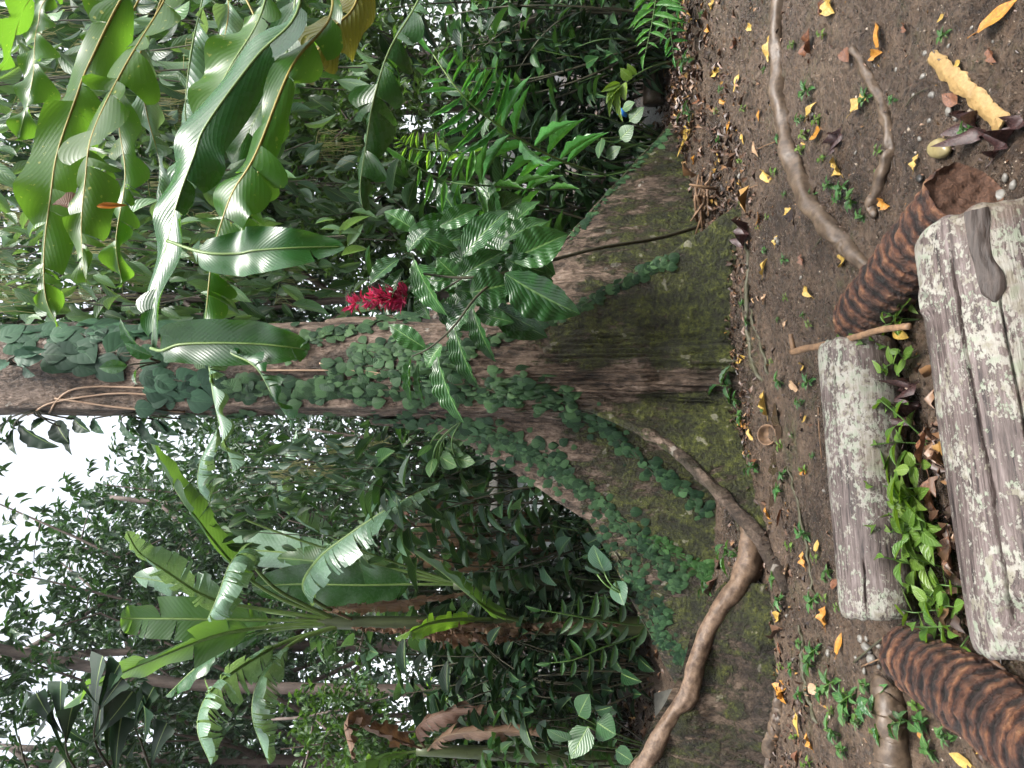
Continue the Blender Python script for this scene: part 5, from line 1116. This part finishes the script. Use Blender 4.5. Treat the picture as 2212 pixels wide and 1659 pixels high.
# fallen leaves
CN = {'y': ('yellow', 'f_yellow'), 'o': ('orange', 'f_orange'), 'b': ('reddish brown', 'f_brown'), 'd': ('dark purple brown wet', 'f_dark'), 'p': ('pale pinkish', 'f_pink')}
FL = [(1795, 15, 'y', 50), (1863, 222, 'y', 42), (1757, 237, 'y', 32), (1812, 357, 'y', 44), (1768, 292, 'o', 40), (1893, 118, 'o', 42), (1905, 75, 'o', 50), (1835, 122, 'b', 40), (2165, 38, 'o', 72), (1752, 100, 'b', 60), (1550, 155, 'y', 34), (1484, 302, 'y', 62), (1577, 280, 'o', 26), (1708, 457, 'y', 22), (1642, 322, 'p', 36), (1825, 564, 'y', 36), (1729, 790, 'y', 34), (1655, 575, 'y', 34), (1603, 775, 'y', 34), (1590, 800, 'o', 28), (1655, 870, 'y', 44), (1605, 915, 'o', 30), (1622, 940, 'y', 26), (1745, 905, 'y', 24), (1662, 1112, 'o', 26), (1687, 1330, 'y', 36), (1785, 1332, 'o', 40), (1690, 1490, 'o', 46), (1698, 1508, 'o', 30), (1740, 1208, 'o', 28), (1953, 925, 'o', 84), (1936, 815, 'o', 44), (1968, 715, 'y', 60), (2012, 960, 'b', 64), (1820, 1392, 'o', 36), (2085, 1640, 'y', 46), (2130, 1605, 'y', 66), (1730, 1566, 'y', 40), (1752, 1600, 'o', 30), (1660, 1512, 'y', 36), (1591, 95, 'b', 30), (1596, 180, 'y', 28), (1668, 105, 'y', 44), (1660, 382, 'y', 40), (1500, 345, 'o', 22), (1752, 628, 'y', 34), (1719, 832, 'p', 34), (1655, 648, 'p', 22), (2108, 275, 'd', 100), (2190, 290, 'd', 90), (2062, 215, 'b', 44), (1705, 1232, 'p', 36), (1690, 1120, 'b', 36), (1915, 440, 'o', 36), (1812, 300, 'd', 50), (1575, 750, 'y', 26), (1640, 470, 'o', 40), (1615, 505, 'd', 60), (1875, 900, 'o', 30), (1992, 900, 'd', 80), (1975, 840, 'd', 70), (2030, 1080, 'b', 70), (2070, 1210, 'b', 80), (1720, 1640, 'b', 40), (1768, 1490, 'p', 34), (1835, 1530, 'b', 34), (1645, 250, 'o', 22), (1530, 60, 'o', 26), (1512, 215, 'b', 40), (1620, 60, 'y', 22), (1555, 340, 'y', 24), (1680, 520, 'y', 20), (1700, 700, 'p', 18), (1640, 1000, 'b', 28), (1985, 350, 'y', 28), (2075, 140, 'y', 20), (1780, 20, 'b', 30), (2120, 1540, 'b', 50), (2000, 1600, 'o', 34), (1770, 1180, 'y', 22), (1810, 1260, 'b', 26), (1740, 1020, 'o', 22), (1690, 1400, 'b', 26), (1565, 220, 'o', 20), (1605, 300, 'y', 18), (1540, 10, 'y', 20), (1735, 560, 'b', 22), (1960, 60, 'b', 26), (2150, 120, 'b', 36), (2040, 40, 'y', 18)]
gg = np.random.default_rng(17)
FM = {}
for key, (cn, mt) in CN.items():
    for v in range(3):
        tpl = leaf_tpl([p_ell, p_ovate, lambda t: p_ell(t) * (1 + .15 * math.sin(t * 19))][v], 12, 7, [.30, .15, .35][v], [.35, -.25, .2][v], wave=[.08, .05, .11][v], wfreq=[1.5, 1.1, 2.2][v])
        if key == 'd': tpl = leaf_tpl(lambda t: p_ell(t) * (1 + .25 * math.sin(t * 13)), 14, 9, .5, .2, wave=.3, wfreq=2.3)
        mb = MB(); leaves(mb, tpl, [[0, -.5, 0]], [[0, 1, 0]], [[0, 0, 1]], 1, [.42, .5, .55][v])
        q = MB(); tube(q, [(0, -.5, 0), (.01, -.62, .02), (.03, -.72, .03)], .012, 5); mb.add(q.V[0], q.F[0], q.U[0] * 0 + .5)
        o = mb.build('fallen_leaf', M[mt], None); FM[key, v] = o.data; COL.objects.unlink(o)
lab = rank_labels([(k, x, y) for x, y, k, s in FL], lambda k, r, l: '%s fallen leaf, %s of its colour to the %s' % (CN[k][0], r, l))
for (x, y, k, s), l in zip(FL, lab):
    p = onground(x, y, .012); d_ = p[1]; sz = s * K * d_ * 1.32
    o = bpy.data.objects.new('fallen_leaf', FM[k, int(gg.integers(0, 3))]); COL.objects.link(o)
    if y > 700 and x > 1930 and y < 1350: p[2] += .02
    o.location = p; o.scale = (sz, sz, sz); o.rotation_euler = (gg.normal(0, .22), gg.normal(0, .22), gg.uniform(0, 6.28)); tag(o, l, 'fallen leaf', 'fallen leaves on the mud')

# seedlings
def seedling(name, h, nl, ls, lw, tpl, mat, seed, spread=.8):
    g = np.random.default_rng(seed); root = thing(name, '', 'seedling' if name == 'seedling' else 'weed', (0, 0, 0)); sm = MB(); lm = MB(); po = []; dr = []; no = []; sz = []
    for s in range(2 if nl > 7 else 1):
        e = np.array([g.normal(0, .25) * h, g.normal(0, .25) * h, h * g.uniform(.8, 1)]); p = stem_path((0, 0, -.01), e, g.normal(0, .1, 3) * h, 8); tube(sm, p, .0022 if h > .04 else .0014, 5, caps=False)
        for i in range(nl // (2 if nl > 7 else 1)):
            f = .35 + .65 * (i + 1) / (nl / (2 if nl > 7 else 1)); c = p[min(7, int(f * 7))]; a = i * 2.4 + g.uniform(-.4, .4); d = np.array([math.cos(a) * spread, math.sin(a) * spread, g.uniform(-.1, .5)]); po.append(c); dr.append(d); no.append(np.array([0, 0, 1]) + g.normal(0, .25, 3)); sz.append(ls * g.uniform(.65, 1.2))
    leaves(lm, tpl, po, np.array(dr), np.array(no), np.array(sz), lw); sm.build('stem', M['stem_green'], root); lm.build('foliage', M[mat], root); return Proto(root)
SB = [seedling('seedling', .13, 7, .085, .5, 'ovate', 'seed', 1), seedling('seedling', .10, 5, .075, .62, 'heart', 'seed', 2), seedling('seedling', .15, 8, .075, .42, 'lance', 'seed', 3)]
SW = [seedling('weed', .035, 9, .032, .5, 'ovate', 'seed_dark', 4), seedling('weed', .05, 11, .045, .45, 'ovate', 'seed_dark', 5), seedling('weed', .03, 6, .026, .6, 'ell', 'seed', 6)]
SP = [(1885, 740), (1880, 790), (1905, 760), (1890, 860), (1905, 830), (1925, 800), (1880, 930), (1925, 960), (1945, 870), (1900, 950), (1950, 1010), (1965, 960), (1930, 1030), (1960, 1055), (1975, 1090), (1995, 1120), (1950, 1110), (1965, 1180), (1985, 1150), (2010, 1180), (1975, 1235), (2000, 1260), (2020, 1230), (2030, 1290), (2045, 1330), (2010, 1320), (2060, 1270), (1985, 1305), (1945, 655), (1955, 690), (1870, 720), (2070, 1345), (1925, 1150), (1915, 905), (1945, 1075), (1990, 1010), (1890, 1010), (2040, 1370), (1985, 1075), (1955, 760)]
lab = rank_labels([('s', x, y) for x, y in SP], lambda k, r, l: 'bright seedling between the logs, %s to the %s' % (r, l))
for i, ((x, y), l) in enumerate(zip(SP, lab)):
    p = onground(x + 35, y, -.004); SB[int(gg.integers(0, 3))].put(p, gg.uniform(0, 6.28), gg.uniform(.8, 1.35), l, 'seedlings between the logs', gg.normal(0, .15), gg.normal(0, .15))
WP = [(1738, 258), (1775, 250), (1745, 300), (1760, 190), (1735, 330), (1780, 335), (1800, 400), (1830, 400), (1850, 440), (1715, 90), (1790, 70), (1690, 290), (1680, 370), (1700, 420), (1765, 420), (1820, 430), (1905, 330), (1905, 370), (1870, 470), (1660, 470), (1640, 490), (1655, 540), (1740, 680), (1750, 700), (1690, 690), (1700, 640), (1600, 870), (1610, 905), (1640, 1005), (1620, 985), (1665, 880), (1745, 1010), (1700, 1020), (1760, 985), (1750, 1155), (1770, 1205), (1785, 1250), (1800, 1235), (1790, 1290), (1810, 1310), (1770, 1290), (1780, 1500), (1810, 1470), (1800, 1530), (1830, 1490), (1850, 1500), (1860, 1560), (1840, 1545), (1870, 1530), (1815, 1590), (1830, 1620), (1900, 1570), (1760, 1440), (1740, 1500), (1720, 1450), (1880, 1480), (1720, 1600), (1755, 1640), (1690, 1440), (1620, 700), (1610, 655), (1560, 190), (1550, 240), (1520, 30), (1560, 300), (1600, 350), (1610, 240), (1650, 150), (1700, 560), (2050, 70), (1885, 205), (1935, 215), (2030, 1500), (2100, 280), (2060, 1590), (2005, 1560), (1985, 1530), (2020, 1620), (1770, 1400), (1735, 1390), (1700, 1290), (1680, 1250), (1720, 1180), (1690, 1060), (1690, 960), (1715, 940), (1670, 780), (1690, 830), (1760, 820), (1735, 870)]
lab = rank_labels([('w', x, y) for x, y in WP], lambda k, r, l: 'tiny green weed on the mud, %s weed to the %s' % (r, l))
for (x, y), l in zip(WP, lab):
    SW[int(gg.integers(0, 3))].put(onground(x, y, -.003), gg.uniform(0, 6.28), gg.uniform(.7, 1.5) * (1.25 if y > 1420 else 1), l, 'small weeds on the mud')
# larger leafy weeds along the tree foot
SF = [seedling('weed', .16, 7, .15, .36, 'big', 'shrub_mid', 7), seedling('weed', .22, 8, .17, .38, 'serr', 'seed_dark', 8)]
for k, x, y, s, l in [(0, 1595, 830, .9, 'single tall weed with pointed leaves at the hollow of the trunk foot'), (1, 1605, 1175, .8, 'weed with whorled leaves beside the upper end of the reddish root'), (1, 1660, 1560, .8, 'weed with long ribbed leaves under the grey root wall'), (0, 1640, 1620, .9, 'weed with light round leaves at the photo edge under the root wall'), (0, 1640, 1480, .7, 'feathery weed below the bend of the reddish root'), (1, 1640, 1420, .6, 'small leafy weed on the root wall foot'), (1, 1950, 1540, .7, 'leafy weed between the thick pale root and the orange stump'), (0, 1975, 1560, .6, 'low leafy weed pressed against the orange stump'), (0, 1500, 130, .9, 'weed with broad leaves in the dark litter by the edging log'), (1, 1490, 40, .8, 'weed at the photo edge beneath the small fern'), (0, 1500, 240, .7, 'weed with star leaves by the rear buttress tip'), (0, 1640, 1010, .5, 'little weed next to the seed husk'), (0, 1540, 1270, .6, 'round leaved weed growing over the node of the reddish root')]:
    SF[k].put(onground(x, y, 0), gg.uniform(0, 6.28), s, l, 'leafy weeds along the tree foot')

# stones
def stone(seed, sq):
    th = np.linspace(0, 2 * PI, 20, endpoint=False); ph = np.linspace(.02, PI - .02, 12); A, B_ = np.meshgrid(ph, th, indexing='ij'); X = np.stack([np.sin(A) * np.cos(B_), np.sin(A) * np.sin(B_) * sq, np.cos(A) * .6], -1)
    X = X * (1 + .18 * vn(X[..., 0] * 1.6, X[..., 1] * 1.6, X[..., 2] * 1.6, seed))[..., None]; mb = MB(); mb.add(X.reshape(-1, 3), grid_faces(12, 20, True)[:, ::-1]); return mb
SM = [stone(1, .75), stone(2, .9), stone(3, .65)]; SMe = []
for s in SM: o = s.build('pebble', M['stone'], None); SMe.append(o.data); COL.objects.unlink(o)
PB = [(1995, 165, 14), (2015, 205, 16), (1975, 205, 10), (2055, 240, 18), (2065, 255, 14), (1920, 290, 16), (2160, 425, 26), (2140, 440, 20), (2175, 385, 16), (1755, 245, 12), (1680, 520, 16), (1875, 1400, 22), (1860, 1380, 14), (1890, 1425, 26), (1790, 1410, 14), (1660, 1430, 14), (1820, 1505, 14), (2000, 115, 14), (2190, 400, 18), (2120, 460, 16), (1720, 400, 10), (1600, 380, 10), (1850, 330, 9), (1990, 300, 10), (1935, 150, 9), (2050, 100, 10), (2100, 60, 9), (1880, 1380, 10), (1905, 1395, 14), (1850, 1420, 10), (1865, 1450, 12), (1780, 1060, 8), (1740, 600, 9), (1700, 1330, 8), (2140, 90, 8), (2010, 260, 12), (1900, 1440, 12)]
lab = rank_labels([('p', x, y) for x, y, s in PB], lambda k, r, l: 'grey pebble half sunk in mud, %s pebble to the %s' % (r, l))
for (x, y, s), l in zip(PB, lab):
    p = onground(x, y); sz = s * K * p[1] * .62; o = bpy.data.objects.new('pebble', SMe[int(gg.integers(0, 3))]); COL.objects.link(o); o.location = p + [0, 0, sz * .15]; o.scale = (sz,) * 3; o.rotation_euler = (gg.normal(0, .2), gg.normal(0, .2), gg.uniform(0, 6.28)); tag(o, l, 'pebble', 'pebbles in the mud')
o = stone(8, .7).build('stone', M['stone_olive'], None); p = onground(2035, 322); o.location = p + [0, 0, .012]; o.scale = (.062, .055, .05); o.rotation_euler = (0, 0, 1.2); tag(o, 'smooth olive stone lying between the ochre bark strip and the dark stump', 'stone')
for (x, y, s, l) in [(1995, 385, .026, 'shiny black snail shell touching the rim of the dark stump'), (1922, 352, .02, 'small black shell on the bend of the thin arched root')]:
    o = stone(5, .8).build('shell', M['black'], None); p = onground(x, y, .012); o.location = p; o.scale = (s, s * .8, s * .9); o.rotation_euler = (.5, .3, 1); tag(o, l, 'shell')

# strip of ochre bark
pa = smooth_path([onground(2020, 122, .012), onground(2062, 160, .02), onground(2100, 195, .015), onground(2140, 235, .02), onground(2178, 270, .012)], 60); mb = MB(); V = []
for i, c in enumerate(pa):
    tdir = nrm(pa[min(59, i + 1)] - pa[max(0, i - 1)]); side = np.array([-tdir[1], tdir[0], 0]); hw = .020 + .014 * math.sin(i / 59 * PI) ** .5 + .008 * float(vn(i * .25, .5, 0, 3))
    for s in np.linspace(-1, 1, 9): V.append(c + side * hw * (s + .25 * float(vn(i * .35, 2.5 if s > 0 else 7.5, 0, 9)) * abs(s)) + np.array([0, 0, .012 * (1 - s * s) + .004 * float(vn(i * .6, s * 3, 0, 4))]))
mb.add(V, grid_faces(60, 9)); V2 = np.array(V) - [0, 0, .006]; mb.add(V2, grid_faces(60, 9)[:, ::-1]); tag(mb.build('bark_strip', M['peel'], None, loc=tuple(pa[30])), 'ragged ochre yellow strip of bark lying on open mud', 'bark strip')

# loose grit and litter, uncountable ------------------------------------------
def grit():
    mb = MB(); N = 9000; y = 1.9 + gg.uniform(0, 1, N) ** 1.5 * 4.2; x = gg.uniform(-.56, .56, N) * y * 1.05; z = gfull(x, y); s = gg.uniform(.0012, .0042, N) * (1 + 1.2 * (gg.uniform(0, 1, N) > .95))
    B0 = np.array([[1, 0, 0], [0, 1, 0], [-1, 0, 0], [0, -1, 0], [0, 0, .8], [0, 0, -.6]], float); R_ = gg.normal(0, .3, (N, 6, 3)); V = np.stack([x, y, z + s * .2], -1)[:, None, :] + (B0[None] + R_) * s[:, None, None]
    F0 = np.array([[0, 1, 4, 4], [1, 2, 4, 4], [2, 3, 4, 4], [3, 0, 4, 4], [1, 0, 5, 5], [2, 1, 5, 5], [3, 2, 5, 5], [0, 3, 5, 5]]); mb.add(V.reshape(-1, 3), (F0[None] + (np.arange(N) * 6)[:, None, None]).reshape(-1, 4)); return mb
t = NT('grit_mix'); isl = t.n('NewGeometry').outputs['Random Per Island']
M['grit'] = t.done(t.princ(t.ramp(isl, [(0, (.03, .022, .018)), (.5, (.10, .075, .055)), (.85, (.2, .16, .12)), (1, (.5, .42, .33))]), .5, .5))
tag(grit().build('gravel', M['grit'], None, smooth=False), 'fine grit and crumbs of soil strewn over the wet mud', 'gravel', None, 'stuff')
t = NT('litter_mix'); isl = t.n('NewGeometry').outputs['Random Per Island']
M['litter'] = t.done(t.princ(t.ramp(isl, [(0, (.018, .012, .010)), (.45, (.06, .032, .02)), (.8, (.10, .052, .028)), (.95, (.20, .11, .05)), (1, (.32, .19, .04))]), .45, .5))
def litter():
    mb = MB(); P_ = []; S_ = []
    def add(n, cx, cy, sx, sy, s0, s1):
        x = gg.normal(cx, sx, n); y = gg.normal(cy, sy, n); P_.append(np.stack([x, y, gfull(x, y) + gg.uniform(.0, .035, n)], -1)); S_.append(gg.uniform(s0, s1, n))
    add(1500, -3.55, 9.0, .8, .8, .05, .16); add(1100, 2.6, 6.6, .5, .5, .03, .10); add(260, 1.5, 5.3, .35, .35, .03, .09); add(500, .1, 4.85, .8, .18, .02, .06); add(260, -.35, 2.42, .32, .10, .03, .10)
    add(600, -1.9, 4.1, .7, .35, .02, .05); add(700, 0, 3.6, 1.4, .7, .008, .022); add(500, .9, 2.9, .5, .6, .008, .02); add(400, 2.0, 4.6, .9, .7, .015, .045); add(3000, 0, 12, 6, 3, .06, .18)
    p = np.concatenate(P_); s = np.concatenate(S_); n = len(p)
    leaves(mb, leaf_tpl(p_ell, 5, 3, .5, .4, wave=.12, wfreq=1.4), p, nrm(np.stack([gg.normal(0, 1, n), gg.normal(0, 1, n), gg.normal(0, .25, n)], -1)), np.stack([gg.normal(0, .4, n), gg.normal(0, .4, n), np.ones(n)], -1), s, .42)
    return mb
tag(litter().build('leaf_litter', M['litter'], None), 'dark rotting leaf litter on the mound, under the trees and around the roots', 'leaf litter', None, 'stuff')

# edging log behind, slab, palm stump, twig bundle, bit of plastic
def lay(name, label, cat, a, b, r, mat, seed, n=40):
    p = smooth_path([a, (a + b) / 2 + [0, 0, .01], b], n); mb = MB(); tube(mb, p, np.full(n, r), 20, rough=.10, seed=seed); return tag(mb.build(name, M[mat], None, loc=tuple(p[n // 2])), label, cat)
lay('edging_log', 'fallen brown log bordering the path in the shade by the photo edge', 'log', P(1412, -120, 7.2), P(1412, 225, 7.3), .10, 'root', 3)
lay('edging_log', 'second thinner dark log lying just below the brown edging log', 'log', P(1450, -120, 6.9), P(1448, 120, 7.0), .06, 'stem_dark', 5)
sl = MB(); A = [P(1432, 1590, 6.2), P(1490, 1540, 5.9), P(1466, 1490, 6.1), P(1425, 1500, 6.6)]
A = np.array(A); up = np.array([0, .02, .05]); V = np.vstack([A, A + up]); sl.add(V, [(0, 1, 2, 3), (7, 6, 5, 4), (0, 4, 5, 1), (1, 5, 6, 2), (2, 6, 7, 3), (3, 7, 4, 0)]); tag(sl.build('stone_slab', M['slab'], None, smooth=False, loc=tuple(A.mean(0))), 'flat dark grey slab leaning between litter mound and reddish root', 'slab')
c = P(1345, 1440, 8.2); st = thing('palm_stump', 'cut palm stump with frayed pale fibres standing at the litter mound', 'stump', (c[0], c[1], float(gh(c[0], c[1])))); o = np.array(st.location); top = c[2] - o[2] + .15
mb = MB(); tube(mb, [(0, 0, -.05), (0, 0, top * .5), (.01, 0, top)], [.15, .145, .13], 20, rough=.08); mb.build('core', M['fibre'], st); mb = MB()
for i in range(130):
    a = gg.uniform(0, 6.28); r_ = .14 + gg.uniform(0, .05); z0 = gg.uniform(.3, 1) * top; tube(mb, [(r_ * math.cos(a) * .9, r_ * math.sin(a) * .9, z0), (r_ * math.cos(a) * 1.05, r_ * math.sin(a) * 1.05, z0 - .12), (r_ * math.cos(a + .1) * 1.25, r_ * math.sin(a + .1) * 1.25, z0 - gg.uniform(.2, .35))], .006, 4, caps=False)
mb.build('fibres', M['fibre'], st)
po_ = P(1330, 1478, 8.4); lay('bare_post', 'bare pale trunk stub standing behind the frayed palm stump', 'trunk', np.array([po_[0], po_[1], 0.0]), P(1180, 1480, 8.5), .14, 'trunk_far', 6)
tb = thing('twig_bundle', 'heap of dry brown flattened twigs between rear and front buttress', 'twigs', tuple(onground(1540, 425, .0))); o = np.array(tb.location); mb = MB()
for i in range(16):
    a = np.array([gg.normal(0, .10), gg.normal(0, .06), gg.uniform(.01, .10)]); v = np.array([gg.uniform(-.3, .3), gg.uniform(-.12, .1), gg.uniform(-.02, .16)]); tube(mb, [a - v * .6, a + [0, 0, .02], a + v * .7], [.012, .012, .006], 6)
mb.build('twigs', M['stick'], tb)
bp = MB(); box(bp, (-.03, -.008, -.045), (.03, .008, .045)); o = bp.build('plastic_scrap', M['blue'], None, smooth=False); o.location = P(1345, 243, 6.6); o.rotation_euler = (.3, .2, .1); tag(o, 'scrap of bright blue plastic in the dark gap by the rear buttress', 'plastic scrap')
lay('branch', 'pale grey branch slanting across the dark shrubs at the photo edge', 'branch', P(1120, 60, 7.0), P(1320, -60, 6.9), .03, 'trunk_far', 8)
lay('branch', 'dark grey branch leaning in the shade behind the rear buttress', 'branch', P(1340, 300, 7.0), P(1130, 480, 7.6), .035, 'stem_dark', 9)

# wet hollow with a film of water by the roots
pm = MB(); c = G(1672, 985); n = 48; V = []
for r_ in np.linspace(0, 1, 8):
    for a in np.linspace(0, 2 * PI, n, endpoint=False): V.append((c[0] + r_ * (.30 + .06 * math.sin(3 * a) + .03 * math.sin(5 * a + 1)) * math.cos(a), c[1] + r_ * (.13 + .03 * math.sin(2 * a + 2)) * math.sin(a), 0))
z0 = float(np.mean([gfull(v[0], v[1]) for v in V])); V = np.array(V); V[:, 2] = z0 + .001
pm.add(V, grid_faces(8, n, True)); t = NT('muddy_water'); M['water'] = t.done(t.princ((.035, .024, .016), .06, .5)); o = pm.build('puddle', M['water'], None); o['kind'] = 'structure'

for i, (x0, y0, x1, y1, r_, l) in enumerate([(1900, 560, 1868, 640, .004, 'thin twig on mud behind the dark ringed stump'), (1800, 480, 1760, 540, .004, 'short twig beside the snaking root end'), (1630, 330, 1700, 300, .004, 'thin twig between rear buttress tip and snaking root'), (1960, 230, 2010, 190, .003, 'thin twig next to the thin arched root'), (1770, 880, 1778, 990, .004, 'straight dark twig in front of the shorter lichen log'), (1850, 1430, 1960, 1340, .005, 'black twig crossing the end of the shorter lichen log'), (1870, 1440, 1990, 1395, .004, 'thin black twig leaning on the orange ringed stump'), (1700, 1430, 1790, 1440, .005, 'dark twig among weeds near the short root'), (1830, 1560, 1900, 1640, .004, 'twig among weeds next to the thick pale root'), (1640, 1250, 1690, 1330, .006, 'broken twig under the node of the reddish root'), (1590, 420, 1640, 400, .005, 'twig lying by the dry twig heap'), (1600, 620, 1615, 730, .004, 'thin twig on litter at the front buttress foot')]):
    a, b = onground(x0, y0, .006), onground(x1, y1, .01); p = smooth_path([a, (a + b) / 2 + [gg.normal(0, .01), gg.normal(0, .01), .006], b], 16); mb = MB(); tube(mb, p, np.linspace(r_, r_ * .6, 16), 6, rough=.2, seed=i)
    tag(mb.build('twig', M['stem_dark' if i % 2 else 'stick'], None, loc=tuple(p[8])), l, 'twig', 'twigs on the ground')
# ------------------------------------------------------------------ light
w = bpy.data.worlds.new('World'); SC.world = w; w.use_nodes = True; nt = w.node_tree; nt.nodes.clear()
SUN_EL, SUN_AZ = rad(62), rad(138)      # compass style azimuth measured from +Y towards +X
sky = nt.nodes.new('ShaderNodeTexSky'); sky.sky_type = 'NISHITA'; sky.sun_disc = False; sky.sun_elevation = SUN_EL; sky.sun_rotation = SUN_AZ
sky.air_density = 1.0; sky.dust_density = 4.0; sky.ozone_density = 1.0
hs = nt.nodes.new('ShaderNodeHueSaturation'); hs.inputs['Saturation'].default_value = .28
bg = nt.nodes.new('ShaderNodeBackground'); bg.inputs[1].default_value = .125
wo = nt.nodes.new('ShaderNodeOutputWorld')
nt.links.new(sky.outputs[0], hs.inputs['Color']); nt.links.new(hs.outputs[0], bg.inputs[0]); nt.links.new(bg.outputs[0], wo.inputs[0])
sd = bpy.data.lights.new('sun', 'SUN'); sd.energy = 1.5; sd.angle = rad(22); sd.color = (1, .96, .9)
so = bpy.data.objects.new('sun', sd); COL.objects.link(so)
dv = Vector((math.sin(SUN_AZ) * math.cos(SUN_EL), math.cos(SUN_AZ) * math.cos(SUN_EL), math.sin(SUN_EL)))
so.rotation_euler = (-dv).to_track_quat('-Z', 'Y').to_euler(); so.location = (0, 0, 20)
SC.view_settings.view_transform = 'Standard'; SC.view_settings.look = 'None'; SC.view_settings.gamma = 1; SC.view_settings.use_curve_mapping = False
SC.view_settings.exposure = 2.05
SC.cycles.use_denoising = True
try:
    SC.cycles.denoiser = 'OPENIMAGEDENOISE'; SC.cycles.denoising_input_passes = 'RGB_ALBEDO_NORMAL'
except Exception: pass
SC.cycles.max_bounces = 8; SC.cycles.diffuse_bounces = 3; SC.cycles.glossy_bounces = 2; SC.cycles.transmission_bounces = 4; SC.cycles.transparent_max_bounces = 4
SC.cycles.use_adaptive_sampling = True; SC.cycles.adaptive_threshold = .02
SC.cycles.caustics_reflective = False; SC.cycles.caustics_refractive = False

# thin added haze volume standing in for lens glare -----------------------------------------------------------------
hz = MB(); box(hz, (-40, -16, -1.2), (40, 62, 22)); hm = bpy.data.materials.new('glare_haze'); hm.use_nodes = True; ht = hm.node_tree; ht.nodes.clear()
ho = ht.nodes.new('ShaderNodeOutputMaterial'); hv_ = ht.nodes.new('ShaderNodeVolumePrincipled'); hv_.inputs['Color'].default_value = (.92, .96, 1, 1); hv_.inputs['Density'].default_value = .0006; hv_.inputs['Anisotropy'].default_value = .3
ht.links.new(hv_.outputs[0], ho.inputs['Volume']); hb = hz.build('haze', hm, None, smooth=False); hb['kind'] = 'stuff'; tag(hb, 'added haze standing in for lens glare over the distant trees', 'haze')
SC.cycles.volume_bounces = 0
